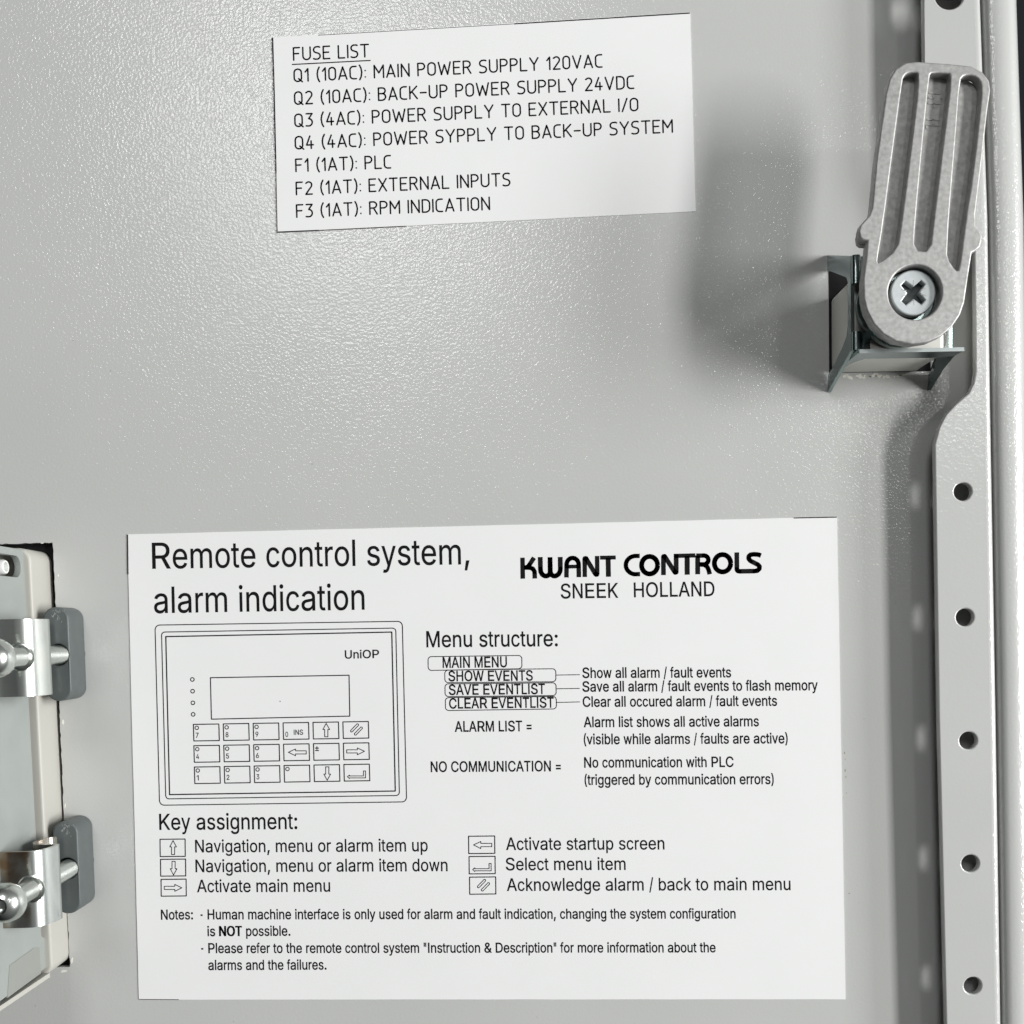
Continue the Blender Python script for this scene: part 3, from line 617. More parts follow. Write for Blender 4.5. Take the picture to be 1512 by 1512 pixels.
# bare nicks where the paint broke off along the sawn openings, and pencil smudges beside the big label
mb = MB()
def fleck(px, py, r, z=0.02, ang=0.0, stretch=1.0):
    c = at(px, py, z); n = 9
    ring = []
    for i in range(n):
        t = 2 * math.pi * i / n; rr = r * random.uniform(0.55, 1.1)
        u, v = rr * math.cos(t) * stretch, rr * math.sin(t)
        ring.append((c.x + u * math.cos(ang) - v * math.sin(ang), c.y + u * math.sin(ang) + v * math.cos(ang), z))
    mb.slab(ring, (0, 0, 1), 0.05)
for px, py, r, a, s in ((106, 1419, 0.38, 1.4, 2.2), (94, 1434, 0.32, 0.2, 2.6), (93, 1066, 0.26, 1.5, 2.6), (96, 1190, 0.22, 1.5, 3),
                        (86, 850, .16, 1.5, 2), (62, 802, .15, 0, 2),
                        *[(1250 + 92 * t ** .9 + random.uniform(-4, 4), 556.5 - 2 * t + random.uniform(-1.5, 1.8), random.uniform(.16, .5), random.uniform(-.5, .5), random.uniform(1, 2.6)) for t in [k / 15 for k in range(15)]]):
    fleck(px, py, r, 0.03, a, s)
mb.build('chipped_paint', M['chip'], door)
mb = MB()
for px, py, r, a, s in ((1247, 1112, .16, 1.5, 2.2), (1248, 1121, .12, 1.2, 2), (1248, 1138, .16, 1.6, 2.4), (1249, 1147, .15, 1.5, 2), (1245, 1178, .12, 0, 1),
                        (1250, 1171, .14, 0, 1), (1254, 1319, .18, .2, 1.6), (1268, 1333, .09, 0, 1), (1276, 1061, .12, 0, 1), (1322, 891, .1, 0, 1)):
    fleck(px, py, r, 0.012, a, s)
mb.build('pencil_smudge', M['smudge'], door)

mb = MB()
rd = random.Random(11)
for _ in range(46):
    fleck(rd.uniform(0, 1240), rd.uniform(0, 1512), rd.uniform(.05, .12), 0.008, rd.uniform(0, 3), rd.uniform(1, 2))
o = mb.build('dust_speck', M['smudge'], door); o['kind'] = 'stuff'

# dark room behind the door edge
mb = MB()
mb.quad((-900, -900, -160), (1200, -900, -160), (1200, 900, -160), (-900, 900, -160))
b = mb.build('background', M['dark']); b['kind'] = 'structure'
b['label'] = 'dark space behind the edge of the door'

# ================================================================ perforated rail
rail = thing('perforated_rail', 'light grey upright strip punched with round holes along the right edge of the door', 'rail', at(1420, 900, 0))
left = [(1360, -400), (1364, 40), (1365, 120), (1366, 180), (1368, 236), (1378, 268), (1400, 296), (1424, 317), (1435, 334), (1438.5, 352),
        (1440, 470), (1440.5, 548), (1438, 566), (1431, 580), (1412, 596), (1397, 612), (1387, 632), (1380, 656), (1386, 1060), (1397, 1512), (1405, 1900)]
out = [p2(x, y, RZ) for x, y in left]
right = [(seam_x(p2(1480, y, RZ).y) - 1.5, p2(1480, y, RZ).y) for y in (1900, 1512, 1060, 600, 320, 0, -400)]
holes = []
for cx, cy, r in ((1422, 726, 1.78), (1425, 911.5, 1.78), (1430, 1093.5, 1.78), (1433, 1275, 1.78), (1436.5, 1455.5, 1.78), (1440, 1636, 1.78), (1402, -9, 2.9)):
    holes.append(circle(p2(cx, cy, RZ), r, 28))
me = plate_mesh('strip', out + [Vector(q) for q in right], holes, RZ - 1.5, RZ, 0.32, 3)
s = link('strip', me, M['coat_rail'], rail)
s.location = -rail.location
mb = MB()
bend = [(-1.95, -.3), (-1.93, .004), (-1.4, 0), (-1.0, -.1), (-.62, -.34), (-.32, -.74), (-.14, -1.3), (-.05, -2.6), (-.05, -5.1)]
mb.loft([[(seam_x(y) + dx, y, RZ + dz) for dx, dz in bend] for y in [p2(1480, q, RZ).y for q in (-400, 0, 320, 600, 1060, 1512, 1900)]])
s = mb.build('bent_flange', M['coat'], rail, smooth=60)
s.location = -rail.location

def settle(root):
    """parts are built in door coordinates: shift them so they stay put under their thing"""
    for ch in root.children:
        ch.location = -root.location

# ================================================================ labels
def make_label(name, label, corners, cat, group=None):
    c = [at(x, y, 0.14) for x, y in corners]
    root = thing(name, label, cat, (c[0] + c[2]) / 2 * 1.0)
    root.location.z = 0
    mb = MB()
    n = 24
    def bil(u, v):
        return (c[0] * (1 - u) + c[1] * u) * (1 - v) + (c[3] * (1 - u) + c[2] * u) * v
    ring = [bil(i / n, 0) for i in range(n)] + [bil(1, i / n) for i in range(n)] + [bil(1 - i / n, 1) for i in range(n)] + [bil(0, 1 - i / n) for i in range(n)]
    jr = []
    for p in ring:
        jr.append(p + Vector((random.uniform(-.03, .03), random.uniform(-.03, .03), 0)))
    mb.slab(jr, (0, 0, 1), 0.13)
    mb.build('label_sheet', M['paper'], root)
    return root

IZ = 0.155
fuse = make_label('fuse_label', 'small white label headed FUSE LIST, stuck on the upper part of the grey door', [(402, 55), (1019, 18.5), (1027, 312), (409, 343)], 'label')
pr = Print(IZ)
for args in (("FUSE LIST", 432.6, 90, 545.5, 84.8, 20.5),
             ("Q1 (10AC): MAIN POWER SUPPLY 120VAC", 433.5, 121.7, 890, 100, 20.5),
             ("Q2 (10AC): BACK-UP POWER SUPPLY 24VDC", 434.2, 155.3, 937, 131.5, 20.5),
             ("Q3 (4AC): POWER SUPPLY TO EXTERNAL I/O", 434.6, 188.2, 943, 164.3, 20.5),
             ("Q4 (4AC): POWER SYPPLY TO BACK-UP SYSTEM", 435.2, 221.2, 994, 196.2, 20.5),
             ("F1 (1AT): PLC", 436, 254.5, 578, 249, 20.5),
             ("F2 (1AT): EXTERNAL INPUTS", 436.7, 288.7, 754, 275, 20.5),
             ("F3 (1AT): RPM INDICATION", 437.2, 322, 724, 310.5, 20.5)):
    pr.lettering(*args, 2.35)
pr.stroke([(431, 95.2), (547.2, 89.2)], 1.7, cap='butt')
pr.build('printed_list', M['ink'], fuse)
pr = Print(IZ)
pr.stroke([(402.6, 56), (405, 140), (407.6, 255)], 1.8)
pr.stroke([(407.6, 255), (409.4, 342.4)], 1.0)
pr.stroke([(409.4, 342.6), (470, 340)], 1.5); pr.stroke([(470, 340), (600, 333.7)], 0.9)
pr.stroke([(470, 52), (760, 35.2)], 0.8); pr.stroke([(760, 35.2), (1018, 19.4)], 1.7)
pr.build('printed_border', M['ink'], fuse)
settle(fuse)

big = make_label('instruction_label', 'large white label headed Remote control system, printed with a keypad drawing', [(188, 789), (1236, 763), (1248.5, 1475.5), (205, 1476)], 'label')
pr = Print(IZ)
for args in (
        ("Remote control system,", 225.2, 839.6, 693, 833, 38),
        ("alarm indication", 228, 905.2, 538.2, 900, 38),
        ("SNEEK", 828.5, 883.6, 912.6, 882.4, 21.5),
        ("HOLLAND", 936.4, 881.8, 1055, 880, 21.5),
        ("Menu structure:", 630, 955.6, 823.5, 954, 23.5),
        ("MAIN MENU", 654, 986, 748.4, 985, 15.5),
        ("SHOW EVENTS", 662.6, 1005.8, 786.6, 1004.8, 15),
        ("SAVE EVENTLIST", 663.2, 1026, 804.6, 1024.6, 15),
        ("CLEAR EVENTLIST", 663.6, 1046.2, 817.6, 1044.6, 15),
        ("Show all alarm / fault events", 860.4, 1000.9, 1079.4, 1000, 15),
        ("Save all alarm / fault events to flash memory", 860.4, 1021.2, 1207.3, 1019, 15),
        ("Clear all occured alarm / fault events", 860.8, 1043.6, 1147.3, 1042, 15),
        ("ALARM LIST =", 672, 1080.4, 784.8, 1079.4, 15.2),
        ("Alarm list shows all active alarms", 862.4, 1073.6, 1120.4, 1072.2, 15),
        ("(visible while alarms / faults are active)", 862.4, 1098.9, 1163, 1097.4, 15),
        ("NO COMMUNICATION =", 636.4, 1139.8, 828, 1138.6, 15.2),
        ("No communication with PLC", 863, 1133.3, 1083, 1132.3, 15),
        ("(triggered by communication errors)", 863.6, 1158.8, 1142.4, 1157.6, 15),
        ("Key assignment:", 235.6, 1225.2, 438.9, 1224, 23.3),
        ("Navigation, menu or alarm item up", 288.5, 1258.5, 631.5, 1257, 18.3),
        ("Navigation, menu or alarm item down", 289, 1287.8, 660.8, 1286.2, 18.3),
        ("Activate main menu", 291.3, 1317.4, 487.4, 1316.6, 18.3),
        ("Activate startup screen", 747.6, 1255, 981, 1254.2, 18.3),
        ("Select menu item", 747.2, 1285, 923.7, 1284.4, 18.3),
        ("Acknowledge alarm / back to main menu", 748.8, 1315.4, 1167.2, 1314.2, 18.3),
        ("Notes:", 238, 1357.8, 284.8, 1357.4, 14.4),
        ("- Human machine interface is only used for alarm and fault indication, changing the system configuration", 296.4, 1357.4, 1086, 1356, 14.4),
        ("is", 306.6, 1382.2, 317.6, 1382.1, 14.4),
        ("possible.", 363.8, 1381.9, 428.6, 1381.5, 14.4),
        ("- Please refer to the remote control system \"Instruction & Description\" for more information about the", 297.4, 1407.2, 1056.5, 1406, 14.4),
        ("alarms and the failures.", 308, 1432.2, 482, 1431.5, 14.4)):
    pr.text(*args)
pr.text("NOT", 323.8, 1382, 356.4, 1381.9, 14.4, bold=0.9)
pr.build('printed_text', M['ink'], big)

# maker's wordmark
pr = Print(IZ)
def za(p): return (760 + p[0] * 0.12566, 800 + p[1] * 0.12566)
def zb(p): return (940 + p[0] * 0.12566, 800 + p[1] * 0.12566)
def ell(cx, cy, rx, ry, a0, a1, n=16): return [(cx + rx * math.cos(math.radians(a0 + (a1 - a0) * i / n)), cy - ry * math.sin(math.radians(a0 + (a1 - a0) * i / n))) for i in range(n + 1)]
SW = 7.0
for pts, w in (([(92, 186), (95, 434)], 6.8), ([(228, 186), (172, 272), (150, 300), (110, 302)], 6.8), ([(110, 302), (180, 304), (215, 318), (234, 352), (236, 432)], 6.8),
               ([(300, 179), (303, 320)] + [(306, 350), (325, 385), (355, 402), (380, 402), (405, 388), (417, 360)] + [(415, 180)], 7.2),
               ([(415, 180), (419, 355), (432, 388), (456, 402), (482, 402), (515, 382), (534, 345), (537, 320), (535, 178)], 7.2),
               ([(608, 420), (610, 285)] + ell(681, 268, 71, 78, 175, 5) + [(752, 285), (754, 416)], 6.8), ([(612, 292), (750, 290)], 5.6),
               ([(824, 414), (822, 200)], 6.6), ([(824, 196), (838, 194), (950, 380), (966, 388)], 7.0), ([(968, 166), (971, 385)], 6.6),
               ([(1003, 187), (1188, 184)], 6.0), ([(1098, 190), (1102, 411)], 7.4),
               ([(1470, 166), (1424, 166)] + ell(1424, 274, 118, 108, 95, 265, 20) + [(1424, 381), (1474, 379)], 6.6)):
    pr.stroke([za(p) for p in pts], w, cap='butt')
pr.stroke([za((823, 196)), za((826, 196))], 6.8); pr.stroke([za((960, 386)), za((968, 384))], 6.8)
for pts, w in ((ell(153, 275, 94, 103, 0, 360, 28), 7.4), ([(316, 392), (315, 175)], 7.0), ([(320, 172), (330, 170), (450, 358), (465, 364)], 7.0), ([(465, 142), (466, 360)], 7.2),
               ([(440, 166), (690, 160)], 6.4), ([(594, 166), (595, 387)], 7.6), ([(718, 160), (718, 382)], 7.2),
               ([(700, 164), (792, 161)] + ell(792, 213, 52, 52, 90, -90, 12) + [(735, 266)], 6.8), ([(745, 266), (800, 270), (832, 296), (848, 335), (860, 382)], 6.8),
               (ell(1010, 252, 96, 102, 0, 360, 28), 7.4),
               ([(1177, 124), (1179, 325), (1186, 340), (1205, 347), (1390, 344), (1420, 338), (1442, 318), (1445, 290), (1425, 268), (1340, 225), (1318, 200), (1318, 172), (1338, 152), (1380, 146), (1430, 150), (1462, 162)], 7.0)):
    pr.stroke([zb(p) for p in pts], w, cap='butt')
pr.stroke([zb((316, 172)), zb((320, 172))], 7.0); pr.stroke([zb((460, 360)), zb((466, 358))], 7.0)
pr.build('wordmark', M['ink'], big)

# line drawing of the keypad unit, menu boxes, key symbols
pr = Print(IZ)
def rbox(c4, r, w, n=5):
    """outline through four corners TL TR BR BL with rounded corners"""
    c = [Vector(p) for p in c4]; out = []
    for i in range(4):
        p, a, b = c[i], c[i - 1], c[(i + 1) % 4]
        u, v = (a - p).normalized(), (b - p).normalized()
        if r <= 0:
            out.append(p); continue
        o = p + (u + v) * r
        for k in range(n + 1):
            t = math.pi / 2 * k / n
            out.append(o - v * r * math.cos(t) - u * r * math.sin(t))
    pr.stroke(out, w, closed=True)
rbox([(228.9, 923), (594, 917.4), (600.4, 1184), (235.6, 1189)], 7, 1.5)
rbox([(238.5, 933.3), (584.4, 927.4), (589.8, 1174.6), (244.8, 1179.6)], 5, 1.5)
rbox([(244.8, 940), (578.5, 933.3), (583.7, 1168), (250.4, 1173.3)], 0, 1.9)
rbox([(310.7, 1000.7), (515.4, 997), (516.5, 1057.4), (312.2, 1061.9)], 0, 1.6)
for q in ((284, 1003.3), (284.4, 1020.6), (284.8, 1037.8), (285.2, 1054.8)):
    pr.ring(q, 2.7, 1.4)
pr.ring((413.5, 1035.5), .5, .7, 6)
pr.text("UniOP", 509.6, 972.4, 559.6, 971.4, 12)
K = 0.37037
def key_icon(kind, x, y, w, h):
    def T(l): return [(x + u * w, y + v * h) for u, v in l]
    up = [(.52, .07), (.655, .44), (.585, .44), (.585, .88), (.46, .88), (.46, .44), (.39, .44)]
    lf = [(.19, .5), (.47, .30), (.47, .41), (.89, .41), (.89, .60), (.47, .60), (.47, .71)]
    if kind == 'up': pr.stroke(T(up), 1.25, closed=True)
    if kind == 'down': pr.stroke(T([(u, 1 - v) for u, v in up]), 1.25, closed=True)
    if kind == 'left': pr.stroke(T(lf), 1.25, closed=True)
    if kind == 'right': pr.stroke(T([(1.02 - u, v) for u, v in lf]), 1.25, closed=True)
    if kind == 'enter': pr.stroke(T([(.14, .75), (.22, .65), (.22, .70), (.77, .70), (.77, .40), (.85, .40), (.85, .82), (.22, .82), (.22, .86)]), 1.25, closed=True)
    if kind == 'ack':
        for (u0, v0), (u1, v1) in (((.33, .58), (.59, .17)), ((.48, .77), (.74, .36))):
            a, b = Vector((x + u0 * w, y + v0 * h)), Vector((x + u1 * w, y + v1 * h))
            d = (b - a).normalized(); q = Vector((-d.y, d.x)) * 1.55
            pr.stroke([a + q, b + q, b + d * 1.0, b - q, a - q, a - d * 1.0], 1.2, closed=True)
    if kind == 'pm': pr.text('\u00b1', x + .07 * w, y + .46 * h, x + .21 * w, y + .46 * h, 9)
keys = [['7', '8', '9', 'ins', 'up', 'ack'], ['4', '5', '6', 'left', 'pm', 'right'], ['1', '2', '3', 'dot', 'down', 'enter']]
for r in range(3):
    for c in range(6):
        x = 180 + (285 + 119.2 * c + 2 * r) * K; y = 760 + (836 - 2 * c + 85 * r) * K
        w, h = 101.5 * K, 66 * K
        pr.stroke([(x, y), (x + w, y - .6), (x + w + .7, y + h - .6), (x + .7, y + h)], 1.6, closed=True)
        k = keys[r][c]
        if k.isdigit() or k == 'dot':
            pr.ring((x + 5.0, y + 5.1), 2.6, 1.3, 12)
        if k.isdigit():
            pr.text(k, x + 3.6, y + 19.6, x + (7.6 if k != '1' else 6.4), y + 19.5, 7.2)
        elif k == 'ins':
            pr.text('0', x + 3.6, y + 20.5, x + 7.4, y + 20.4, 7.2)
            pr.text('INS', x + 16, y + 17.6, x + 29.5, y + 17.4, 7.4)
        else:
            key_icon(k, x, y - .3, w, h)
for (x0, y0, x1, y1), k in (((236.3, 1239.3, 273.3, 1264.8), 'up'), ((237, 1268.9, 274, 1293.7), 'down'), ((237.8, 1298.5, 274.8, 1323.3), 'right'),
                            ((691.9, 1234.8, 730.4, 1260.4), 'left'), ((692.6, 1264.8, 731, 1290.4), 'enter'), ((693.3, 1295.2, 731.9, 1320.4), 'ack')):
    pr.stroke([(x0, y0), (x1, y0 - .4), (x1 + .3, y1 - .4), (x0 + .3, y1)], 1.6, closed=True)
    key_icon(k, x0, y0, x1 - x0, y1 - y0)
rbox([(632, 969.6), (770.5, 967.8), (770.7, 987.4), (632.3, 990)], 5, 1.3)
for x0, y0, y1, x1, y2, y3 in ((656.7, 989.6, 1008.0, 820.6, 987.4, 1006.6), (657, 1009.8, 1028.6, 821, 1008.2, 1027), (657.5, 1030.2, 1049.2, 821.4, 1028.4, 1046.8)):
    rbox([(x0, y0), (x1, y2), (x1 + .3, y3), (x0 + .3, y1)], 5, 1.3)
for x0, y0, x1, y1 in ((821, 996.8, 856, 996.2), (821.3, 1017, 856, 1016.5), (821.6, 1037.2, 856.4, 1036.4)):
    pr.stroke([(x0, y0), (x1, y1)], 1.2, cap='butt')
pr.build('printed_drawing', M['ink'], big)
for pts, w in (([(188.4, 789.5), (189.0, 848)], 1.6), ([(1172, 764.9), (1235.6, 763.6)], 1.5), ([(205.4, 1475.6), (264, 1476)], 0.9)):
    pr = Print(IZ); pr.stroke(pts, w, cap='butt'); pr.build('printed_border', M['ink'], big)
settle(big)

# ================================================================ latch
AX = p2(1349, 432, 20.5)                       # axis of the turning handle
latch = thing('cam_latch', 'die-cast grey turning handle with cross-head screw on a zinc clip, at the upper right', 'latch', (AX.x, AX.y, 0))
ZF = 21.5
H_ = [(1271, 332), (1268.5, 341), (1270, 351), (1275, 354.5), (1281.5, 355), (1280, 372), (1275, 412), (1275.5, 440), (1280, 459), (1290, 478), (1304, 493), (1323, 504), (1348, 508.5),
      (1370, 505.5), (1390, 496.5), (1406, 483), (1418, 465), (1424.5, 446), (1430, 408), (1435.5, 373), (1441, 370.5), (1448, 364), (1451, 349),
      (1447, 340), (1441, 333), (1441, 315), (1450, 241), (1458, 167), (1463, 133), (1461, 119), (1452, 106.5), (1434, 97), (1400, 93.5), (1355, 90.5), (1338, 92), (1323, 101),
      (1314, 116), (1308, 140), (1303, 176), (1295, 233), (1288, 307), (1284, 318), (1277, 325)]
outl = [p2(x, y, ZF) for x, y in H_]
pA = [(1333, 118), (1336, 111), (1342, 107), (1354, 107), (1356.5, 110), (1354, 150), (1330, 337), (1325, 368), (1297, 389), (1296, 384), (1305, 330), (1318, 230)]
pB = [(1373, 111), (1376, 107.5), (1402, 108), (1404, 112), (1402, 140), (1378, 330), (1374, 371), (1350, 370), (1352, 330), (1364, 200)]
pC = [(1418, 118), (1424, 111), (1438, 111), (1447, 118), (1450, 130), (1447, 167), (1436, 262), (1425, 330), (1417, 398), (1412, 400), (1399, 381), (1400, 360), (1402, 320), (1412, 200)]
pockets = []
for q in (pA, pB, pC):
    pockets.append(smooth_poly([p2(x, y, ZF) for x, y in q], 1))
bore = circle(p2(1351.5, 431.5, ZF), 4.95, 48)
handle = plate('handle', outl, pockets + [bore], ZF - 2.1, ZF, M['cast'], latch, bev=0.32, res=3)
# web closing the pockets behind
web = plate_mesh('web', [p2(1349, 432, ZF) + (Vector(q) - p2(1349, 432, ZF)) * 0.97 for q in outl], [bore], ZF - 3.4, ZF - 1.95, 0.3, 2)
hb = bmesh.new(); hb.from_mesh(handle.data); hb.from_mesh(web); hb.to_mesh(handle.data); hb.free()
# raised casting marks in the middle groove
mb = MB()
for (x0, y0, x1, y1) in ((1371, 137, 1391, 138), (1371, 137, 1370.3, 144), (1370.3, 144, 1378, 145), (1378, 145, 1378.5, 140), (1390, 138, 1389.6, 146),
                         (1370, 152, 1389, 153), (1379.5, 152.5, 1379, 159), (1369, 176, 1388, 177), (1369, 184, 1387, 185), (1378, 176, 1377.5, 184), (1368.5, 184, 1368.3, 190)):
    a, b = at(x0, y0, ZF - 1.84), at(x1, y1, ZF - 1.84)
    d = (b - a).normalized(); q = Vector((-d.y, d.x, 0)) * .14
    mb.slab([a + q, b + q, b - q, a - q], (0, 0, 1), 0.2)
mb.build('cast_mark', M['cast'], latch)
# screw
sc_c = p2(1349, 432, 20.1)
cross = []
for k in range(4):
    a = math.radians(45 + 90 * k + 1.2)
    u, v = Vector((math.cos(a), math.sin(a))), Vector((-math.sin(a), math.cos(a)))
    for fu, fv in ((0.75, -0.75), (2.55, -0.52), (2.55, 0.52)):
        cross.append(sc_c + u * fu + v * fv)
scr = plate('screw', circle(sc_c, 4.18, 48), [cross], 18.5, 20.1, M['head'], latch, bev=0.3, res=3)
mb = MB()
mb.lathe((sc_c.x, sc_c.y), [(4.0, 17.5), (4.0, 18.55), (0.01, 18.55)], 32)
mb.build('screw_recess', M['pad'], scr)
mb = MB()                                    # fine ticks struck between the arms
for k in range(4):
    a = math.radians(90 * k + 1.2)
    u, v = Vector((math.cos(a), math.sin(a), 0)), Vector((-math.sin(a), math.cos(a), 0))
    c3 = Vector((sc_c.x, sc_c.y, 20.115))
    for da in (-.28, .28) if k % 2 == 0 else (0,):
        w_ = u + v * da
        mb.slab([c3 + w_ * 1.3 + v * .07, c3 + w_ * 2.3 + v * .07, c3 + w_ * 2.3 - v * .07, c3 + w_ * 1.3 - v * .07], (0, 0, 1), 0.02)
mb.build('screw_tick', M['cast'], scr)
# turned barrel under the handle
bc = p2(1349, 432, 20.5)
mb = MB()
mb.lathe((bc.x, bc.y), [(8.3, 12.9), (8.3, 15.9), (8.0, 16.4), (7.2, 16.6), (6.2, 16.6), (6.2, 18.0), (0.01, 18.0)], 64)
mb.build('barrel', M['zinc'], latch, smooth=40)
# grey lock body seated in the sheet
BX0, BY1 = p2(1226, 440); BX1, BY0 = p2(1356, 549)
plate('lock_body', rrect(BX0, BY0, BX1, BY1, 1.2), [], 0.0, 12.8, M['block'], latch, bev=0.9)
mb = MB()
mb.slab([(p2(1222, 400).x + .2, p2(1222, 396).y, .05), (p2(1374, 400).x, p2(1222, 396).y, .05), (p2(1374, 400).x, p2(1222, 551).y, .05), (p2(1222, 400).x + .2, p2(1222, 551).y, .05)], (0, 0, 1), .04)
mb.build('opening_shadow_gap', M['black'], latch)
# folded spring clip: two visible walls, each an arch between pointed legs, and their low counterparts
CX0 = p2(1221, 460).x; CX1 = p2(1374, 460).x
CY1 = p2(1290, 376).y; CY0 = p2(1290, 552).y
CZ = 15.2
mbc = MB()
def wall(ring3, n):
    mbc.slab(ring3, n, 0.7)
yt, yb = CY1, CY0
wl_ring = [(CX0, yt, 0.2), (CX0, yt - 5.3, CZ - .6), (CX0, yb + 1.0, CZ - .6), (CX0, yb - 3.6, 0.1), (CX0, yb - 0.2, 0.6), (CX0, yb + .4, 3.0),
           (CX0, yb + 3.0, 9.6), (CX0, yb + 4.4, 12.0), (CX0, yb + 6.2, 12.9), (CX0, yt - 9.6, 12.9), (CX0, yt - 8.4, 12.0), (CX0, yt - 4.4, 3.4), (CX0, yt - 3.4, 1.0), (CX0, yt - 3.2, 0.3)]
wall(wl_ring, (-1, 0, 0))
wall([(CX1, y, min(z, 6.0 + .3 * z)) for _, y, z in wl_ring], (1, 0, 0))
wb_ring = [(CX0 + .75, yb, CZ + 1.2), (CX1 - .6, yb, CZ + 1.2), (CX1 - .7, yb, CZ - 2.2), (CX1 - .4, yb - .4, 8.0), (CX1 - 0.2, yb - 2.6, 0.2), (CX1 - 1.4, yb - .6, 3.5), (CX1 - 2.6, yb, 8.0),
           (CX1 - 3.6, yb, 11.8), (CX0 + 3.6, yb, 12.2), (CX0 + 2.0, yb, 9.0), (CX0 + 1.1, yb - .2, 4.0), (CX0 + 0.75, yb - .2, 1.0)]
wall(wb_ring, (0, -1, 0))
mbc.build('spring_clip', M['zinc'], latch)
# sheared lip along the front of the lower wall and the curled strips at the corner
mb = MB()
mb.slab([Vector((CX0 + .9, yb + .62, 16.75)), Vector((CX1 - 0.5, yb + .62, 16.75)), Vector((CX1 - 0.5, yb - .1, 16.75)), Vector((CX0 + .9, yb - .1, 16.75))], (0, 0, 1), 0.34)
mb.build('clip_lip', M['zinc_lip'], latch)
for (y0, y1) in ((yt - 10.6, yt - 5.3), (yb + 0.9, yb + 4.4)):
    mb = MB(); rings = []
    for y in (y0, y1):
        rings.append([(CX0 + .05 + dx, y, z) for dx, z in ((0, CZ - .7), (.12, CZ - .2), (.45, CZ + .1), (1.0, CZ + .2), (1.5, CZ), (1.8, CZ - .6), (2.6, CZ - 1.0), (3.8, CZ - 1.1))])
    mb.loft(rings)
    mb.build('clip_shoulder', M['zinc'], latch, smooth=50)
settle(latch)

# ================================================================ operator panel seen from behind, in the opening at the left
DX = p2(86, 1115).x; DY1 = p2(40, 816).y; DY0 = p2(40, 1427).y
dev = thing('operator_panel', 'beige and grey keypad unit from behind, fitted in the black-edged opening on the left', 'control unit', (DX - 40, (DY0 + DY1) / 2, 0))
tilt = math.tan(math.radians(0.25))
DXL = p2(-420, 1000).x
ol = rrect(DXL, DY0, DX, DY1, 2.6, 10)
plate('housing', ol, [], -6, 7.8, M['beige'], dev, bev=0.55, res=4)
plate('front_flange', rrect(DXL - 6, DY0 - 6, DX + 6, DY1 + 6, 3), [], -4.5, -1.6, M['black'], dev, bev=0.1)
# grey cover: a side wall with a real slot, a chamfered lower end, a lid
CXW = DX - 1.3
cy1, cy0 = DY1 - 0.4, DY0 + 0.2
slot_c = (at(22, 839, 11.2).y, 11.2)
sl = [(slot_c[0] + 2.1 * math.sin(math.radians(t)), slot_c[1] - 2.1 * math.cos(math.radians(t))) for t in range(-90, 91, 15)]
slot = sl + [(slot_c[0] + 2.1, 24.5), (slot_c[0] - 2.1, 24.5)]
wall_o = [(cy1, 7.3), (cy1, 28.0), (cy0 + 1.6, 28.0), (cy0 + 1.6, 7.3), (cy0 + 7.5, 7.3), (cy0 + 8.5, 8.9), (p2(50, 1020).y, 8.9), (p2(50, 1000).y, 7.3)]
me = plate_mesh('cover_wall', wall_o, [slot], -0.7, 0.7, 0.12, 2)
# (u, v, w) -> (x = CXW + w, y = u, z = v)
me.transform(Matrix(((0, 0, 1, (CXW - .7) * MM), (1, 0, 0, 0), (0, 1, 0, 0), (0, 0, 0, 1))))
cover = link('back_cover', me, M['grey_plate'], dev)
mb = MB()
# lid, top and bottom sheets of the cover and the dark chassis inside
mb.slab([(CXW - 1.5, cy1, 28), (DXL + 2, cy1, 28), (DXL + 2, cy0 + 1.6, 28), (CXW - 1.5, cy0 + 1.6, 28)], (0, 0, 1), 1.2)
mb.slab([(CXW - 1.5, cy1 - .05, 9.2), (DXL + 2, cy1 - .05, 9.2), (DXL + 2, cy1 - .05, 26.7), (CXW - 1.5, cy1 - .05, 26.7)], (0, 1, 0), 1.2)
mb.slab([(CXW - 1.5, cy0 + 1.65, 9.2), (DXL + 2, cy0 + 1.65, 9.2), (DXL + 2, cy0 + 1.65, 26.7), (CXW - 1.5, cy0 + 1.65, 26.7)], (0, -1, 0), 1.2)
mb.build('cover_lid', M['grey_plate'], dev)
mb = MB()
mb.slab([(CXW - 6, cy1 - 2, 26), (CXW - 6, cy0 + 6, 26), (CXW - 6, cy0 + 6, 7.9), (CXW - 6, cy1 - 2, 7.9)], (-1, 0, 0), 1)
mb.build('chassis', M['black'], dev)
# clear-looking corner rim below: bevelled foot of the housing
mb = MB()
fx = DX - 0.4
prof_y = [(DY0 + 0.35, 9.3), (DY0 + 0.35, 22.0), (DY0 + 1.0, 22.6)]
mb.slab([(DX - .1, DY0 + .2, 8.8), (DX - 1.3, DY0 + .15, 30), (DXL, DY0 + .15, 30), (DXL, DY0 + .2, 8.8)], (0, -1, 0), 0.9)
mb.build('cover_rim', M['beige'], dev)
mb = MB()
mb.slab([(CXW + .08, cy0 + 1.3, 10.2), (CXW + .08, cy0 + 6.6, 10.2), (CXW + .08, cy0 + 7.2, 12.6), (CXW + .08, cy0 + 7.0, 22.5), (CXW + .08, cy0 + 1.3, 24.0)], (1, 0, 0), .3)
mb.build('side_panel', mat('shaded_grey_sheet', (0.25, 0.26, 0.24), 0.4, bump=(.6, .006, 2)), dev)
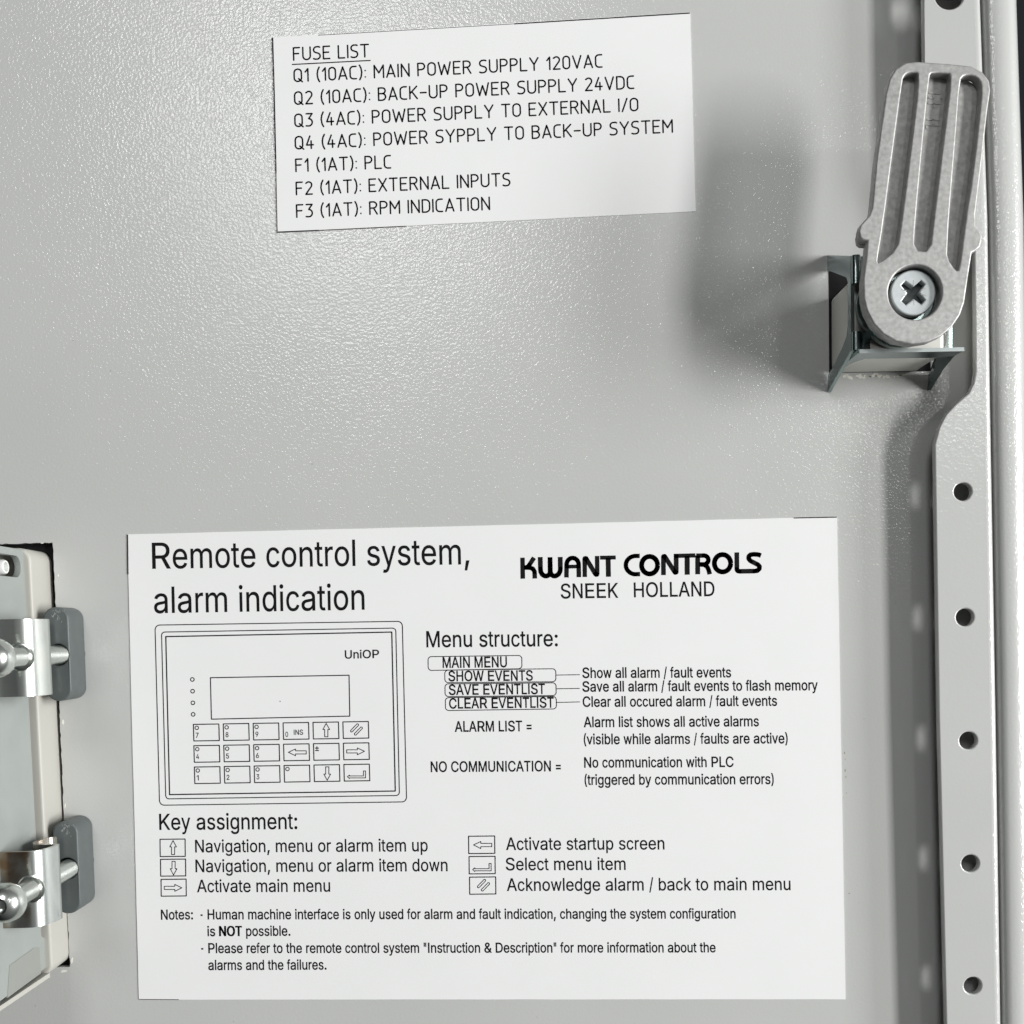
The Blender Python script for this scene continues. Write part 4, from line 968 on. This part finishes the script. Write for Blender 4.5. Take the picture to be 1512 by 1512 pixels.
# white spigot inside the slot
mb = MB()
kc = (CXW - 1.6, slot_c[0] - .1, 12.2)
ringset = []
for r, dx in ((1.45, -3.5), (1.45, -.2), (1.25, .1), (.95, .1), (.85, -.6), (.85, -3)):
    ringset.append([(kc[0] + dx, kc[1] + r * math.cos(2 * math.pi * i / 28), kc[2] + r * math.sin(2 * math.pi * i / 28)) for i in range(28)])
mb.loft(ringset, closed=True)
mb.build('spigot', M['white'], dev, smooth=40)
settle(dev)
dev.rotation_euler.z = math.radians(0.5)

# ================================================================ mounting clamps
def make_clamp(label):
    ax = p2(111.5, 965.5)                       # axis of its screw
    root = thing('mounting_clamp', label, 'clamp', (ax.x, ax.y, 0), 'clamps holding the keypad unit in the door')
    # grey foot
    x0, y1 = p2(87, 898); x1, y0 = p2(129, 1031)
    oo = rrect(x0, y0, x1, y1, 2.4, 8)
    pc = (p2(108.5, 965.5).x, ax.y)
    me = plate_mesh('foot', oo, [circle(pc, 2.12, 32)], 0.02, 7.6, 0.35, 3)
    b2 = plate_mesh('foot_floor', rrect(x0 + .6, y0 + .6, x1 - .6, y1 - .6, 1.8, 6), [], 0.1, 3.0, 0.05, 1)
    hb = bmesh.new(); hb.from_mesh(me); hb.from_mesh(b2); hb.to_mesh(me); hb.free()
    foot = link('foot', me, M['pad'], root)
    mb = MB()
    rnd = random.Random(5)
    for i in range(34):
        cx = x0 + rnd.gauss(.52, .13) * (x1 - x0); cy = y1 - abs(rnd.gauss(0, 1.1)) - .55
        L = rnd.uniform(.15, .7); a = rnd.uniform(.9, 2.2); w = rnd.uniform(.02, .055)
        d = Vector((math.cos(a), math.sin(a), 0)) * L / 2; q = Vector((-math.sin(a), math.cos(a), 0)) * w
        c = Vector((cx, cy, 7.61))
        mb.slab([c - d, c - d * .2 + q, c + d, c - d * .1 - q], (0, 0, 1), 0.03)
    mb.build('scuff', M['scuff'], foot)
    # S-bent spring-steel strip
    def X(px): return p2(px, 965).x
    prof = [(X(-330), 24.0), (X(104), 24.0), (X(110), 23.9), (X(116), 23.5), (X(121), 22.9), (X(125), 22.1), (X(128.5), 21.0), (X(130.6), 19.8), (X(131.5), 18.6), (X(131.3), 17.7), (X(129.5), 17.1), (X(126), 16.9), (X(104), 16.8),
            (X(97), 16.4), (X(93), 15.2), (X(91.5), 13.8), (X(92), 12.2), (X(94.5), 10.8), (X(99), 10.2), (X(104), 10.0)]
    ya, yb_ = p2(50, 917).y, p2(50, 1019).y
    t = .8
    inner = []
    for i, (x, z) in enumerate(prof):
        a = Vector(prof[max(0, i - 1)]); b = Vector(prof[min(len(prof) - 1, i + 1)])
        d = (b - a).normalized(); n = Vector((d.y, -d.x))
        inner.append((x + n.x * t, z + n.y * t))
    # clearance bore for the screw is hidden by the rod itself
    mb = MB()
    ring = prof + inner[::-1]
    def rr(y): return [(x, y, z) for x, z in ring]
    mb.loft([rr(ya), rr(yb_)], closed=True, caps=False)
    n = len(prof)
    for y in (ya, yb_):
        for i in range(n - 1):
            mb.quad((prof[i][0], y, prof[i][1]), (prof[i + 1][0], y, prof[i + 1][1]), (inner[i + 1][0], y, inner[i + 1][1]), (inner[i][0], y, inner[i][1]))
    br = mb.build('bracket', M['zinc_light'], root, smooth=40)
    # threaded screw with a domed head
    mb = MB()
    pr_ = []
    z = 4.0
    while z < 32.6:
        pr_ += [(1.62, z), (1.90, z + .26), (1.90, z + .34), (1.62, z + .6)]
        z += .70
    mb.lathe((ax.x, ax.y), pr_, 28)
    rod = mb.build('screw', M['zinc_light'], root, smooth=50)
    mb = MB()
    mb.lathe((ax.x, ax.y), [(1.2, 35.2), (1.15, 36.2), (1.5, 36.35), (2.4, 36.0), (3.1, 35.2), (3.45, 34.2), (3.55, 33.2), (3.4, 32.7), (1.8, 32.6)], 28)
    mb.build('screw_head', M['zinc_light'], rod, smooth=40)
    mb = MB()
    mb.lathe((ax.x, ax.y), [(1.9, 24.02), (2.5, 24.02), (2.6, 24.15), (2.3, 24.3), (1.95, 24.3)], 32)
    mb.build('bore_rim', M['zinc_light'], br, smooth=40)
    settle(root)
    for ch in root.children:
        for g in ch.children:
            g.location = (0, 0, 0)
    return root


clamp = make_clamp('upper clamp with plain silvery bracket and dark grey foot, beside the keypad unit')


def copy_tree(src, parent=None):
    c = src.copy(); COL.objects.link(c)
    if parent is not None:
        c.parent = parent
    for ch in list(src.children):
        copy_tree(ch, c)
    return c


low = copy_tree(clamp)
low.location = clamp.location + Vector((0, (p2(118, 1270).y - p2(111.5, 965.5).y) * MM, 0))
low['label'] = 'lower clamp with dark grey foot and a brown reflection painted on its bracket, beside the keypad unit'
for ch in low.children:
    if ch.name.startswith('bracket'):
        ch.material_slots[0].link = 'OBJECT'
        ch.material_slots[0].material = M['zinc_brown_reflection']
        ch['label'] = 'brown-reflection zinc bracket'

# brown reflection painted into that bracket's flat front colour, not its bright bend
_n, _l = M['zinc_brown_reflection'].node_tree.nodes, M['zinc_brown_reflection'].node_tree.links
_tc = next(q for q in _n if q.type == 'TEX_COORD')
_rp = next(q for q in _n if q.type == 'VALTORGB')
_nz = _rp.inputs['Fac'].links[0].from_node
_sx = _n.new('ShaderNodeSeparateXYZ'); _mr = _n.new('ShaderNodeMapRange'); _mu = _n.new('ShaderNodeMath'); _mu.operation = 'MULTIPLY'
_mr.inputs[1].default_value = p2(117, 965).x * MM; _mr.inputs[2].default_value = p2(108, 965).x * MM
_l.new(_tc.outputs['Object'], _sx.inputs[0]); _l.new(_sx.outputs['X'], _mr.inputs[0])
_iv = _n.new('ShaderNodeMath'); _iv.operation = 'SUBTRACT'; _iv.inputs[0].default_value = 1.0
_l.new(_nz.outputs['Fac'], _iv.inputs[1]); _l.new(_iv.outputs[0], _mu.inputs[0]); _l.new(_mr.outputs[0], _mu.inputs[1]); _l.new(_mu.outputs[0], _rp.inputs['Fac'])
